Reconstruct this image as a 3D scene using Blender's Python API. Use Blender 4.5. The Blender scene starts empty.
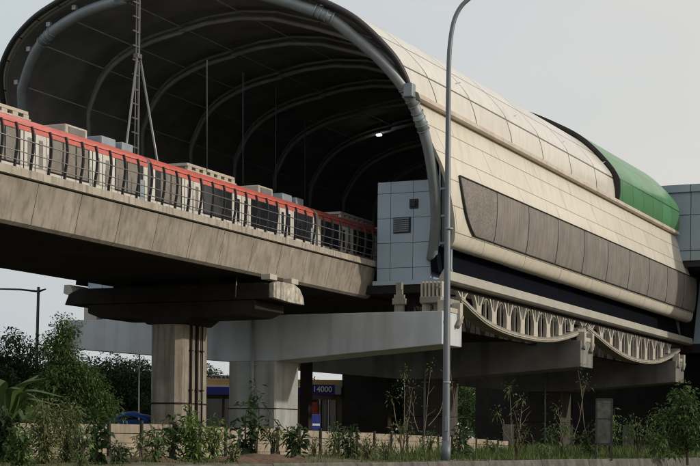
import bpy, bmesh, math, random
from mathutils import Vector, noise
random.seed(7)
SC = bpy.context.scene
COL = SC.collection
R = math.radians
# ---------------------------------------------------------------- camera
F, H0, EZ, ROLL = 1600.0, 440.0, 1.6, R(0.6)
TH = math.atan(733 / F)
S_, C_ = math.sin(TH), math.cos(TH)
cam = bpy.data.cameras.new('camera')
cam.sensor_width = 36; cam.lens = 36 * F / 700; cam.clip_end = 6000; cam.clip_start = 0.5
co = bpy.data.objects.new('camera', cam); COL.objects.link(co)
co.location = (0, 0, EZ)
from mathutils import Matrix
co.matrix_world = Matrix.Translation((0, 0, EZ)) @ Matrix.Rotation(TH, 4, 'Z') @ Matrix.Rotation(R(90), 4, 'X') @ Matrix.Rotation(ROLL, 4, 'Z')
# horizon (point 350,440) sits 207 px under the frame centre, rolled with the frame
cam.shift_y = 207 * math.cos(ROLL) / 700
cam.shift_x = 207 * math.sin(ROLL) / 700 * 0
SC.camera = co
SC.cycles.filter_width = 1.1
# ---------------------------------------------------------------- light
SUN_EL, SUN_AZ = R(17), R(8)          # azimuth measured from +X towards +Y
w = bpy.data.worlds.new('World'); SC.world = w; w.use_nodes = True
nt = w.node_tree; nt.nodes.clear()
out = nt.nodes.new('ShaderNodeOutputWorld'); bg = nt.nodes.new('ShaderNodeBackground')
sky = nt.nodes.new('ShaderNodeTexSky'); sky.sky_type = 'NISHITA'; sky.sun_disc = False
sky.sun_elevation = SUN_EL; sky.sun_rotation = R(90) - SUN_AZ
sky.air_density = 1.6; sky.dust_density = 5.0; sky.ozone_density = 1.5
mx = nt.nodes.new('ShaderNodeMixRGB'); mx.inputs[0].default_value = 0.80
tc = nt.nodes.new('ShaderNodeTexCoord'); nz = nt.nodes.new('ShaderNodeTexNoise')
mp = nt.nodes.new('ShaderNodeMapping'); mp.inputs['Scale'].default_value = (1, 1, 2.4)
nt.links.new(tc.outputs['Generated'], mp.inputs[0]); nt.links.new(mp.outputs[0], nz.inputs[0])
nz.inputs['Scale'].default_value = 2.6; nz.inputs['Detail'].default_value = 4
rp = nt.nodes.new('ShaderNodeValToRGB')
rp.color_ramp.elements[0].position = 0.3; rp.color_ramp.elements[0].color = (4.5, 5.1, 5.6, 1)
rp.color_ramp.elements[1].position = 0.7; rp.color_ramp.elements[1].color = (6.5, 6.25, 5.95, 1)
sx = nt.nodes.new('ShaderNodeSeparateXYZ'); nt.links.new(tc.outputs['Generated'], sx.inputs[0])
gx = nt.nodes.new('ShaderNodeMapRange'); gx.inputs[1].default_value = -.75; gx.inputs[2].default_value = -.05; gx.inputs[3].default_value = .1; gx.inputs[4].default_value = .9
nt.links.new(sx.outputs[0], gx.inputs[0])          # haze grows brighter and warmer towards the low sun
av = nt.nodes.new('ShaderNodeMixRGB'); av.inputs[0].default_value = .55
nt.links.new(nz.outputs[0], av.inputs[1]); nt.links.new(gx.outputs[0], av.inputs[2]); nt.links.new(av.outputs[0], rp.inputs[0])
nt.links.new(sky.outputs[0], mx.inputs[1]); nt.links.new(rp.outputs[0], mx.inputs[2])
nt.links.new(mx.outputs[0], bg.inputs[0]); bg.inputs[1].default_value = 0.13
nt.links.new(bg.outputs[0], out.inputs[0])
sun = bpy.data.lights.new('sun', 'SUN'); sun.energy = 2.1; sun.angle = R(1.5); sun.color = (1.0, 0.91, 0.77)
so = bpy.data.objects.new('sun', sun); COL.objects.link(so)
sd = Vector((math.cos(SUN_EL) * math.cos(SUN_AZ), math.cos(SUN_EL) * math.sin(SUN_AZ), math.sin(SUN_EL)))
so.rotation_euler = sd.to_track_quat('Z', 'Y').to_euler(); so.location = (60, 0, 60)
SC.view_settings.view_transform = 'Standard'; SC.view_settings.look = 'None'
SC.view_settings.exposure = 0.0; SC.view_settings.gamma = 1; SC.view_settings.use_curve_mapping = False

# ---------------------------------------------------------------- helpers
def ray(px, py):
    dx, dy = px - 350, py - H0
    x = dx * math.cos(ROLL) + dy * math.sin(ROLL); y = -dx * math.sin(ROLL) + dy * math.cos(ROLL)
    r, u = x / F, -y / F
    return Vector((-S_ + C_ * r, C_ + S_ * r, u))
def at(px, py, X=None, Y=None, Z=None, d=None):
    q = ray(px, py)
    t = X / q.x if X is not None else Y / q.y if Y is not None else (Z - EZ) / q.z if Z is not None else d
    return Vector((q.x * t, q.y * t, EZ + q.z * t))
K = 0.75
def rk(px, py, Y0=82.1, z0=11):
    q = ray(px, py); t = (Y0 - K * (EZ - z0)) / (q.y + K * q.z)
    return Vector((q.x * t, q.y * t, EZ + q.z * t))
def gp(px, d, z=1.0):                 # a spot on the verge at picture column px, d metres away
    q = ray(px, 440); return Vector((q.x * d, q.y * d, z))

def mat(name, base, rough=0.7, metal=0.0, spec=0.4, var=0.0, scale=1.0, stain=None, bump=0.0, col2=None, stretch=(1, 1, 1), coat=0):
    m = bpy.data.materials.new(name); m.use_nodes = True
    n = m.node_tree; b = n.nodes['Principled BSDF']
    b.inputs['Roughness'].default_value = rough; b.inputs['Metallic'].default_value = metal
    b.inputs['Specular IOR Level'].default_value = spec
    if coat: b.inputs['Coat Weight'].default_value = coat
    b.inputs['Base Color'].default_value = (*base, 1)
    if var or col2 or bump or stain:
        t = n.nodes.new('ShaderNodeTexCoord'); geo = n.nodes.new('ShaderNodeNewGeometry')
        mp = n.nodes.new('ShaderNodeMapping'); mp.inputs['Scale'].default_value = [s * scale for s in stretch]
        n.links.new(geo.outputs['Position'], mp.inputs[0])
        nz = n.nodes.new('ShaderNodeTexNoise'); nz.inputs['Scale'].default_value = 1; nz.inputs['Detail'].default_value = 7
        nz.inputs['Roughness'].default_value = 0.65
        n.links.new(mp.outputs[0], nz.inputs[0])
        c2 = col2 or tuple(c * (1 - var) for c in base)
        c1 = base if col2 else tuple(min(1, c * (1 + var * .5)) for c in base)
        r = n.nodes.new('ShaderNodeValToRGB'); r.color_ramp.elements[0].position = .36; r.color_ramp.elements[1].position = .64
        r.color_ramp.elements[0].color = (*c2, 1); r.color_ramp.elements[1].color = (*c1, 1)
        n.links.new(nz.outputs[0], r.inputs[0]); last = r.outputs[0]
        if stain:                      # vertical run-off streaks: (colour, amount, streaks per metre)
            m2 = n.nodes.new('ShaderNodeMapping'); m2.inputs['Scale'].default_value = (stain[2], stain[2], stain[2] * .09)
            n.links.new(geo.outputs['Position'], m2.inputs[0])
            z2 = n.nodes.new('ShaderNodeTexNoise'); z2.inputs['Scale'].default_value = 1; z2.inputs['Detail'].default_value = 5
            n.links.new(m2.outputs[0], z2.inputs[0])
            r2 = n.nodes.new('ShaderNodeValToRGB'); r2.color_ramp.elements[0].position = .48; r2.color_ramp.elements[1].position = .72
            r2.color_ramp.elements[0].color = (0, 0, 0, 1); r2.color_ramp.elements[1].color = (stain[1],) * 3 + (1,)
            n.links.new(z2.outputs[0], r2.inputs[0])
            x = n.nodes.new('ShaderNodeMixRGB'); n.links.new(r2.outputs[0], x.inputs[0]); n.links.new(last, x.inputs[1])
            x.inputs[2].default_value = (*stain[0], 1); last = x.outputs[0]
        n.links.new(last, b.inputs['Base Color'])
        if bump:
            bp = n.nodes.new('ShaderNodeBump'); bp.inputs['Strength'].default_value = bump; bp.inputs['Distance'].default_value = .05
            n.links.new(nz.outputs[0], bp.inputs['Height']); n.links.new(bp.outputs[0], b.inputs['Normal'])
    return m

def panel_mat(name, base, seam, su, sv, offu=0., offv=0., wu=.03, wv=.03, rough=.5, stain=None, var=.06, metal=0., stagger=0.0, sheet=0.0):
    """cladding sheets with dark joints; u, v in metres from the UV map"""
    m = mat(name, base, rough, metal, .4, var, .6, stain)
    n = m.node_tree; b = n.nodes['Principled BSDF']
    uv = n.nodes.new('ShaderNodeUVMap'); uv.uv_map = 'UVMap'
    sp = n.nodes.new('ShaderNodeSeparateXYZ'); n.links.new(uv.outputs[0], sp.inputs[0])
    outs = []; cells = []
    if stagger:
        q = n.nodes.new('ShaderNodeMath'); q.operation = 'ADD'; q.inputs[1].default_value = offv; n.links.new(sp.outputs[1], q.inputs[0])
        q1 = n.nodes.new('ShaderNodeMath'); q1.operation = 'DIVIDE'; q1.inputs[1].default_value = sv; n.links.new(q.outputs[0], q1.inputs[0])
        q2 = n.nodes.new('ShaderNodeMath'); q2.operation = 'FLOOR'; n.links.new(q1.outputs[0], q2.inputs[0])
        q3 = n.nodes.new('ShaderNodeMath'); q3.operation = 'MULTIPLY_ADD'; q3.inputs[1].default_value = stagger; n.links.new(q2.outputs[0], q3.inputs[0]); n.links.new(sp.outputs[0], q3.inputs[2])
    for i, (st, of, wd) in enumerate(((su, offu, wu), (sv, offv, wv))):
        a = n.nodes.new('ShaderNodeMath'); a.operation = 'ADD'; a.inputs[1].default_value = of; n.links.new(q3.outputs[0] if stagger and i == 0 else sp.outputs[i], a.inputs[0])
        d = n.nodes.new('ShaderNodeMath'); d.operation = 'DIVIDE'; d.inputs[1].default_value = st; n.links.new(a.outputs[0], d.inputs[0])
        f = n.nodes.new('ShaderNodeMath'); f.operation = 'FRACT'; n.links.new(d.outputs[0], f.inputs[0])
        fl = n.nodes.new('ShaderNodeMath'); fl.operation = 'FLOOR'; n.links.new(d.outputs[0], fl.inputs[0]); cells.append(fl)
        l = n.nodes.new('ShaderNodeMath'); l.operation = 'LESS_THAN'; l.inputs[1].default_value = wd / st; n.links.new(f.outputs[0], l.inputs[0])
        outs.append(l)
    mxx = n.nodes.new('ShaderNodeMath'); mxx.operation = 'MAXIMUM'
    n.links.new(outs[0].outputs[0], mxx.inputs[0]); n.links.new(outs[1].outputs[0], mxx.inputs[1])
    prev = b.inputs['Base Color'].links[0].from_socket if b.inputs['Base Color'].links else None
    cb = n.nodes.new('ShaderNodeCombineXYZ'); n.links.new(cells[0].outputs[0], cb.inputs[0]); n.links.new(cells[1].outputs[0], cb.inputs[1])
    wn = n.nodes.new('ShaderNodeTexWhiteNoise'); n.links.new(cb.outputs[0], wn.inputs[0])
    mr = n.nodes.new('ShaderNodeMapRange'); mr.inputs[3].default_value = 1 - sheet; mr.inputs[4].default_value = 1.0
    n.links.new(wn.outputs['Value'], mr.inputs[0])
    sc = n.nodes.new('ShaderNodeVectorMath'); sc.operation = 'SCALE'
    if prev: n.links.new(prev, sc.inputs[0])
    else: sc.inputs[0].default_value = base
    n.links.new(mr.outputs[0], sc.inputs['Scale'])
    x = n.nodes.new('ShaderNodeMixRGB'); n.links.new(mxx.outputs[0], x.inputs[0]); n.links.new(sc.outputs[0], x.inputs[1])
    x.inputs[2].default_value = (*seam, 1); n.links.new(x.outputs[0], b.inputs['Base Color'])
    bp = n.nodes.new('ShaderNodeBump'); bp.inputs['Strength'].default_value = .4; bp.inputs['Distance'].default_value = .02; bp.invert = True
    n.links.new(mxx.outputs[0], bp.inputs['Height']); n.links.new(bp.outputs[0], b.inputs['Normal'])
    return m

WL = {}
class MB:
    def __init__(s): s.bm = bmesh.new(); s.uv = None
    def _uv(s):
        if s.uv is None: s.uv = s.bm.loops.layers.uv.new('UVMap')
        return s.uv
    def face(s, pts, uvs=None):
        f = s.bm.faces.new([s.bm.verts.new(p) for p in pts])
        if uvs:
            l = s._uv()
            for lp, q in zip(f.loops, uvs): lp[l].uv = q
        return f
    def box(s, x0, x1, y0, y1, z0, z1, bev=0, uv=None):
        n0 = len(s.bm.verts)
        v = [s.bm.verts.new((x, y, z)) for z in (z0, z1) for y in (y0, y1) for x in (x0, x1)]
        fs = [s.bm.faces.new([v[i] for i in q]) for q in ((0, 2, 3, 1), (4, 5, 7, 6), (0, 1, 5, 4), (2, 6, 7, 3), (0, 4, 6, 2), (1, 3, 7, 5))]
        if uv:
            l = s._uv()
            for f in fs:
                nn = f.normal; f.normal_update(); nn = f.normal
                for lp in f.loops:
                    c = lp.vert.co
                    lp[l].uv = (c.y, c.z) if abs(nn.x) > .5 else (c.x, c.z) if abs(nn.y) > .5 else (c.x, c.y)
        if bev:
            es = list({e for f in fs for e in f.edges})
            bmesh.ops.bevel(s.bm, geom=es, offset=bev, segments=2, affect='EDGES', profile=.5)
        return s
    def prism(s, poly, a0, a1, axis='Y', bev=0):
        """extrude a 2-D outline. Y: poly=(x,z)  X: poly=(y,z)  Z: poly=(x,y)"""
        def P(p, a): return (p[0], a, p[1]) if axis == 'Y' else (a, p[0], p[1]) if axis == 'X' else (p[0], p[1], a)
        A = [s.bm.verts.new(P(p, a0)) for p in poly]; B = [s.bm.verts.new(P(p, a1)) for p in poly]
        n = len(poly); fs = [s.bm.faces.new(A), s.bm.faces.new(B[::-1])]
        for i in range(n): fs.append(s.bm.faces.new([A[i], B[i], B[(i + 1) % n], A[(i + 1) % n]]))
        bmesh.ops.recalc_face_normals(s.bm, faces=fs)
        if bev:
            es = [e for e in {e for f in fs for e in f.edges}]
            bmesh.ops.bevel(s.bm, geom=es, offset=bev, segments=2, affect='EDGES', profile=.5)
        return s
    def tube(s, path, r, n=8, cap=True):
        path = [Vector(p) for p in path]; rs = r if isinstance(r, (list, tuple)) else [r] * len(path)
        rings = []; up = None
        for i, p in enumerate(path):
            t = (path[min(i + 1, len(path) - 1)] - path[max(i - 1, 0)]).normalized()
            if up is None:
                up = Vector((0, 0, 1)) if abs(t.z) < .9 else Vector((1, 0, 0))
            a = (up - t * up.dot(t)).normalized(); up = a; b = t.cross(a)
            rings.append([s.bm.verts.new(p + (a * math.cos(q) + b * math.sin(q)) * rs[i]) for q in [2 * math.pi * k / n for k in range(n)]])
        for A, B in zip(rings, rings[1:]):
            for k in range(n):
                f = s.bm.faces.new([A[k], A[(k + 1) % n], B[(k + 1) % n], B[k]]); f.smooth = True
        if cap:
            s.bm.faces.new(rings[0][::-1]); s.bm.faces.new(rings[-1])
        return s
    def build(s, name, m, parent=None, smooth=False, origin=None):
        bm = s.bm
        xs = [v.co for v in bm.verts]
        if origin is None:
            lo = [min(c[i] for c in xs) for i in range(3)]; hi = [max(c[i] for c in xs) for i in range(3)]
            origin = Vector(((lo[0] + hi[0]) / 2, (lo[1] + hi[1]) / 2, lo[2]))
        origin = Vector(origin)
        for v in bm.verts: v.co -= origin
        if smooth:
            for f in bm.faces: f.smooth = True
        me = bpy.data.meshes.new(name); bm.to_mesh(me); bm.free()
        me.materials.append(m)
        o = bpy.data.objects.new(name, me); COL.objects.link(o)
        pl = WL.get(parent.name, Vector((0, 0, 0))) if parent else Vector((0, 0, 0))
        o.parent = parent; o.location = origin - pl; WL[o.name] = origin
        return o
def tag(o, label, cat, group=None, kind=None):
    o['label'] = label; o['category'] = cat
    if group: o['group'] = group
    if kind: o['kind'] = kind
    return o
def thing(name, loc, label, cat, group=None):
    o = bpy.data.objects.new(name, None); COL.objects.link(o); o.location = loc; o.empty_display_size = .5
    WL[o.name] = Vector(loc); return tag(o, label, cat, group)
def struct(o): o['kind'] = 'structure'; return o
def copy_tree(o, parent=None):
    c = o.copy(); COL.objects.link(c); c.parent = parent
    for ch in [x for x in bpy.data.objects if x.parent == o]: copy_tree(ch, c)
    return c
def spline(pts, n=6):
    pts = [Vector(p) for p in pts]; out = []
    for i in range(len(pts) - 1):
        p0, p1, p2, p3 = pts[max(i - 1, 0)], pts[i], pts[i + 1], pts[min(i + 2, len(pts) - 1)]
        for k in range(n):
            t = k / n
            out.append(.5 * ((2 * p1) + (p2 - p0) * t + (2 * p0 - 5 * p1 + 4 * p2 - p3) * t * t + (3 * p1 - p0 - 3 * p2 + p3) * t ** 3))
    out.append(pts[-1]); return out

# ---------------------------------------------------------------- materials
M = {}
M['asphalt'] = mat('asphalt', (.05, .05, .05), .9, var=.3, scale=3, bump=.3)
M['verge'] = mat('verge_soil', (.05, .085, .025), .95, var=.3, scale=1.3, bump=.6, col2=(.13, .08, .05))
M['paint'] = mat('road_paint', (.7, .7, .68), .6, var=.1)
M['lip'] = mat('pale_parapet_concrete', (.37, .34, .295), .85, var=.2, scale=1.2, stain=((.13, .11, .09), .7, 5), bump=.2)
M['conc'] = mat('concrete_girder', (.29, .262, .228), .85, var=.25, scale=.9, stain=((.11, .095, .075), .6, 4.5), bump=.25)
M['conc_col'] = mat('concrete_column', (.28, .255, .22), .85, var=.25, scale=.8, stain=((.07, .06, .05), .85, 3.0), bump=.3)
M['conc_dark'] = mat('concrete_shade_dark', (.03, .027, .026), .9, spec=.12, var=.3, scale=.7, bump=.2)  # shade of soffits and undercroft put into this near-black base
M['beam'] = mat('painted_beam', (.47, .51, .55), .7, var=.1, scale=.5, stain=((.25, .26, .27), .5, 1.1), bump=.1)
M['beam2'] = mat('shade_toned_beam', (.20, .20, .195), .8, var=.25, scale=.5, stain=((.08, .08, .075), .6, 1.1), bump=.1)  # shade under the station put into the base, with run-off streaks on top
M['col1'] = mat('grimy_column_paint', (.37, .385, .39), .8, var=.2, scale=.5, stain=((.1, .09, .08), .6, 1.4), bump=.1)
M['col2'] = mat('shade_toned_column', (.085, .075, .065), .85, var=.25, scale=.5, stain=((.03, .03, .03), .6, 1.1), bump=.1)  # second and third columns: undercroft shade in the base colour, plus streaks
M['cream'] = panel_mat('cream_cladding', (.64, .61, .54), (.2, .18, .15), 7.3, 1.33, wu=.06, wv=.045, rough=.4, stain=((.42, .38, .32), .32, 2.2), sheet=.08, offu=1.2, offv=.3, var=.05, stagger=2.9)
M['creamplain'] = mat('cream_edge', (.62, .56, .45), .5, var=.1, scale=.6, stain=((.4, .34, .26), .5, 1))
M['roof'] = panel_mat('milky_roof_sheet', (.66, .645, .60), (.07, .065, .06), 6.1, 1.7, wu=.15, wv=.09, rough=.25, stain=((.44, .41, .36), .4, 1.6), sheet=.12, offv=.4)
M['green'] = panel_mat('green_roof_sheet', (.09, .27, .115), (.02, .07, .03), 3.05, 1.7, wu=.08, wv=.07, rough=.3, stain=((.12, .2, .11), .4, .6), sheet=.2, offv=.4)
M['lining'] = mat('dark_roof_lining', (.26, .26, .265), .8, var=.3, scale=.4)
M['trim_dark'] = mat('dark_edge_trim', (.03, .032, .036), .5)
M['gutter'] = mat('gutter_pale', (.50, .44, .38), .5, var=.12, scale=.8, stain=((.3, .2, .15), .5, 1.2))
M['steel'] = mat('grey_painted_steel', (.24, .28, .31), .45, .2, var=.15, scale=1)
M['steel_dark'] = mat('dark_steel', (.42, .44, .47), .5, .2, var=.2)
M['recess'] = mat('dark_louvre_band', (.005, .0065, .011), .9, spec=.05, var=.3, scale=2, stretch=(1, 3, .1))  # dark louvres, base deepened further to carry the recess shadow
M['white'] = mat('offwhite_band', (.36, .355, .33), .6, var=.1, scale=.6, stain=((.3, .27, .22), .5, 1))
M['fin'] = mat('offwhite_concrete_fin', (.43, .41, .365), .7, var=.12, scale=1.2, stain=((.25, .22, .18), .5, 1.5))
M['wave'] = mat('grey_wave_beam', (.25, .24, .21), .75, var=.2, scale=1, stain=((.1, .09, .08), .5, 1))
M['bluep'] = panel_mat('pale_blue_panel', (.38, .49, .60), (.08, .11, .15), 1.35, 1.38, offu=-.04, offv=-.1, wu=.035, wv=.035, rough=.35, sheet=.05)
M['bluew'] = panel_mat('slate_blue_panel', (.29, .37, .43), (.045, .06, .08), 3.3, 3.0, offu=.5, offv=.2, wu=.07, wv=.07, rough=.35, sheet=.08)
M['black'] = mat('black_opening', (.012, .012, .014), .5)
M['glass'] = mat('dark_glass', (.012, .014, .018), .12, spec=.6)
M['train_white'] = mat('train_white', (.56, .55, .525), .35, var=.08, scale=1, stain=((.4, .37, .32), .5, 1.5))
M['train_red'] = mat('train_red', (.55, .135, .11), .4, var=.12, scale=1.5, coat=.3)
M['train_roof'] = mat('train_roof_grey', (.16, .16, .165), .6, var=.2)
M['win_grey'] = mat('dull_grey_window', (.185, .17, .15), .35, spec=.5, var=.22, scale=2.5)  # flat brown-grey panes for the leading cars
M['ac'] = mat('roof_unit_cream', (.42, .39, .34), .6, var=.2, scale=2)
M['ac2'] = mat('roof_unit_blue_grey', (.24, .29, .34), .5, var=.15, scale=2)
M['rail_dark'] = mat('black_railing', (.018, .018, .02), .5)
M['rail_grey'] = mat('galvanised_rail', (.22, .22, .22), .4, .5)
M['mast'] = mat('weathered_mast_steel', (.11, .11, .115), .5, .3, var=.2)
M['rail_dark2'] = mat('dull_rod', (.07, .07, .08), .6)
M['pole'] = mat('galvanised_pole', (.15, .17, .195), .5, .4, var=.2, scale=2, stretch=(1, 1, .15))
M['fence'] = mat('fence_concrete', (.30, .258, .205), .9, var=.25, scale=1.6, stain=((.12, .10, .07), .6, 2.2), bump=.4)
M['fencepost'] = mat('fence_post_black', (.022, .02, .018), .8, var=.2)
M['barrier'] = mat('barrier_concrete', (.12, .115, .105), .9, var=.4, scale=2, stain=((.04, .04, .035), .8, 3), bump=.5)
M['bark'] = mat('bark', (.07, .055, .04), .9, var=.3, scale=6, bump=.5)
M['barkpale'] = mat('pale_twig', (.17, .145, .11), .9, var=.3, scale=6)
M['tarp'] = mat('blue_tarp', (.012, .06, .32), .45, var=.25, scale=1.5, bump=.3)
M['yellow'] = mat('shop_yellow', (.50, .34, .13), .7, var=.15, scale=1)
M['blue'] = mat('shop_blue', (.015, .03, .20), .5, var=.1)
M['grey'] = mat('shop_grey', (.26, .28, .30), .7, var=.1)
M['signwhite'] = mat('sign_white', (.65, .68, .72), .6)
M['letters_dark'] = mat('sign_letters_dark', (.03, .035, .05), .6)
M['shop_wall'] = mat('shop_wall', (.16, .12, .09), .8, var=.2)
M['red'] = mat('shop_red', (.3, .03, .02), .6)
M['cabinet'] = mat('faded_signboard', (.05, .062, .05), .5, var=.6, scale=4)
def leafmat(name, c, var=.45, tr=.25):
    m = bpy.data.materials.new(name); m.use_nodes = True; n = m.node_tree; b = n.nodes['Principled BSDF']
    b.inputs['Roughness'].default_value = .55; b.inputs['Specular IOR Level'].default_value = .3
    g = n.nodes.new('ShaderNodeNewGeometry')
    r = n.nodes.new('ShaderNodeValToRGB')
    r.color_ramp.elements[0].color = (c[0] * (1 - var), c[1] * (1 - var), c[2] * (1 - var), 1)
    r.color_ramp.elements[1].color = (c[0] * (1 + var * 1.2), c[1] * (1 + var), c[2] * (1 + var * .5), 1)
    n.links.new(g.outputs['Random Per Island'], r.inputs[0]); n.links.new(r.outputs[0], b.inputs['Base Color'])
    t = n.nodes.new('ShaderNodeBsdfTranslucent'); n.links.new(r.outputs[0], t.inputs[0])
    x = n.nodes.new('ShaderNodeMixShader'); x.inputs[0].default_value = tr
    n.links.new(b.outputs[0], x.inputs[1]); n.links.new(t.outputs[0], x.inputs[2]); n.links.new(x.outputs[0], n.nodes['Material Output'].inputs[0])
    return m
M['leaf'] = leafmat('leaf_mid', (.062, .115, .035))
M['leafdark'] = leafmat('leaf_dark', (.03, .06, .022))
M['leafbright'] = leafmat('leaf_bright', (.09, .16, .04))
M['leafpale'] = leafmat('leaf_pale', (.10, .13, .05))
M['grass'] = leafmat('grass_blades', (.06, .095, .025), .5)

# ---------------------------------------------------------------- setting
BL0, BL1 = at(170, 465, Z=1.0), at(700, 458, Z=1.0)
bdir = (BL1 - BL0).normalized()
def bar(t, off=0, z=0): p = BL0 + bdir * t; return Vector((p.x + bdir.y * off, p.y - bdir.x * off, z))   # off>0: towards the road
b = MB(); b.face([(-3000, -800, 0), (3000, -800, 0), (3000, 4500, 0), (-3000, 4500, 0)]); struct(b.build('ground', M['verge'], origin=(0, 0, 0)))
b = MB(); b.face([bar(-200, .3, .004), bar(-200, 22, .004), bar(900, 22, .004), bar(900, .3, .004)]); struct(b.build('road', M['asphalt'], origin=(0, 0, 0)))
b = MB()
for off in (1.0, 21): b.face([bar(-200, off, .008), bar(-200, off + .15, .008), bar(900, off + .15, .008), bar(900, off, .008)])
for k in range(-20, 60):
    for off in (7.5, 14.2): b.face([bar(k * 9, off, .008), bar(k * 9, off + .14, .008), bar(k * 9 + 4, off + .14, .008), bar(k * 9 + 4, off, .008)])
struct(b.build('lane_markings', M['paint'], origin=(0, 0, 0)))
def gz(x, y):
    p = Vector((x, y, 0)) - Vector((BL0.x, BL0.y, 0)); off = -(p.x * bdir.y - p.y * bdir.x)   # metres behind the barrier
    z = .93 + .12 * min(1, max(0, off) / 6) + .10 * noise.noise(Vector((x * .25, y * .25, 3))) + .05 * noise.noise(Vector((x * .9, y * .9, 7)))
    return z
# verge: fine near, coarse to the horizon
bm = MB(); offs = [0.12, .5, 1, 1.6, 2.3, 3, 4, 5, 6, 7, 8.5, 10, 12, 15, 20, 28, 40, 60, 90, 140, 250, 600, 2500]
ts = [-300, -120, -60] + [-40 + i * 1.6 for i in range(110)] + [150, 180, 240, 340, 600, 1500, 4000]
rows = []
for t in ts:
    rows.append([bm.bm.verts.new((lambda p: (p.x, p.y, gz(p.x, p.y) if o > .2 else .93))(bar(t, -o))) for o in offs])
for A, B in zip(rows, rows[1:]):
    for i in range(len(offs) - 1): bm.bm.faces.new([A[i], A[i + 1], B[i + 1], B[i]])
bmesh.ops.recalc_face_normals(bm.bm, faces=bm.bm.faces[:])
o = struct(bm.build('grass_verge', M['verge'], smooth=True, origin=(0, 0, 0)))
# concrete road barrier in cast lengths
bt = thing('road_barrier', bar(30, 0, 0), 'low weathered grey concrete barrier along the road edge in front of the plants', 'barrier')
for k in range(-12, 34):
    b = MB(); t0, t1 = k * 4.0, k * 4.0 + 3.97
    n = 8; dz = random.uniform(-.012, .012)
    prev = None; rings = []
    for i in range(n + 1):
        t = t0 + (t1 - t0) * i / n; j = .012 * noise.noise(Vector((t * 2.1, 0, 5)))
        rings.append([b.bm.verts.new(p) for p in (bar(t, .28, 0), bar(t, .25, .3), bar(t, .12, .97 + dz + j), bar(t, .09, 1.0 + dz + j), bar(t, -.09, 1.0 + dz + j), bar(t, -.12, .97 + dz + j), bar(t, -.2, 0))])
    for A, B in zip(rings, rings[1:]):
        for i in range(7): b.bm.faces.new([A[i], B[i], B[(i + 1) % 7], A[(i + 1) % 7]])
    b.bm.faces.new(rings[0]); b.bm.faces.new(rings[-1][::-1])
    bmesh.ops.recalc_face_normals(b.bm, faces=b.bm.faces[:])
    b.build('barrier_block', M['barrier'], bt)

# ---------------------------------------------------------------- viaduct
vt = thing('elevated_viaduct', (-41.8, 60, 9.55), 'stained concrete railway viaduct deck carrying the train into the station', 'viaduct')
sec = [(-36.0, 11.57), (-36.0, 11.27), (-36.14, 11.22), (-36.5, 9.66), (-36.7, 9.55), (-46.5, 9.55), (-46.8, 9.66), (-47.3, 11.2), (-47.5, 11.3), (-47.5, 11.57), (-47.15, 11.57), (-47.1, 10.2), (-36.4, 10.2), (-36.35, 11.57)]
y = 15.5
while y < 81.5:
    L = 2.9; b = MB(); b.prism(sec, y, y + L - .03)
    b.build('girder_segment', M['conc'], vt); y += L
b = MB(); b.prism([(x + (.05 if x > -40 else -.05) * -1, z - .02) for x, z in sec], 15.6, 81.9); b.build('girder_core', M['conc_dark'], vt)
b = MB(); b.prism([(-36.6, 11.3), (-36.6, 9.6), (-46.9, 9.6), (-46.9, 11.3), (-46.6, 11.3), (-46.6, 10.2), (-36.9, 10.2), (-36.9, 11.3)], y + .02, 141); b.build('station_track_deck', M['conc_dark'], vt)
for k in range(-2, 9):
    b = MB(); b.box(-36.02, -35.965, 30 + k * 5.8, 30 + k * 5.8 + 5.77, 11.28, 11.585); b.build('parapet_lip', M['lip'], vt)
for xr in (-38.2, -39.7, -43.8, -45.3):
    b = MB(); b.box(xr - .04, xr + .04, 30, 140, 10.2, 10.36); b.build('running_rail', M['steel_dark'], vt)
# parapet railing (a thing bolted to the deck: kept as parts of the viaduct)
ys = [28 + k * 1.09 for k in range(15)] + [44.4, 45.5, 46.6] + [at(x, 160, X=-36.1).y for x in (1, 16, 32, 50, 66, 82, 96, 110, 124, 138, 151, 163.7, 176.6)]
while ys[-1] < 88: ys.append(ys[-1] + 1.06)
for yy in ys:
    b = MB()
    pth = [(-36.17, 11.57), (-36.13, 11.9), (-36.06, 12.3), (-36.03, 12.7), (-36.06, 13.05), (-36.12, 13.28)]
    prof = [(x - .05, z) for x, z in pth] + [(x + .05, z) for x, z in pth[::-1]]
    b.prism(prof, yy - .032, yy + .032)
    b.box(-36.3, -36.03, yy - .12, yy + .12, 11.57, 11.60)
    b.build('railing_post', M['rail_dark'], vt)
for z, r in ((12.66, .026), (12.2, .022), (11.86, .022)):
    b = MB(); b.tube([(-36.0 + .0, 26, z), (-36.0, 89, z)], r, 6); b.build('railing_bar', M['rail_grey'], vt)

# viaduct pier
pt = thing('viaduct_pier', (-41.8, 70.5, .6), 'single square stained concrete pier holding up the viaduct near the left', 'pier')
b = MB(); ch = .28
cx0, cx1, cy0, cy1 = -42.75, -40.95, 68.9, 71.9
poly = [(cx0 + ch, cy0), (cx1 - ch, cy0), (cx1, cy0 + ch), (cx1, cy1 - ch), (cx1 - ch, cy1), (cx0 + ch, cy1), (cx0, cy1 - ch), (cx0, cy0 + ch)]
b.prism(poly, .6, 7.35, 'Z'); b.build('column', M['conc_col'], pt)
b = MB(); b.prism([(x * 1.0, y) for x, y in [(cx0 - .03 + ch, cy0 - .03), (cx1 + .03 - ch, cy0 - .03), (cx1 + .03, cy0 - .03 + ch), (cx1 + .03, cy1 + .03 - ch), (cx1 + .03 - ch, cy1 + .03), (cx0 - .03 + ch, cy1 + .03), (cx0 - .03, cy1 + .03 - ch), (cx0 - .03, cy0 - .03 + ch)]], 3.30, 3.38, 'Z'); b.build('joint_band', M['conc_dark'], pt)
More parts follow.
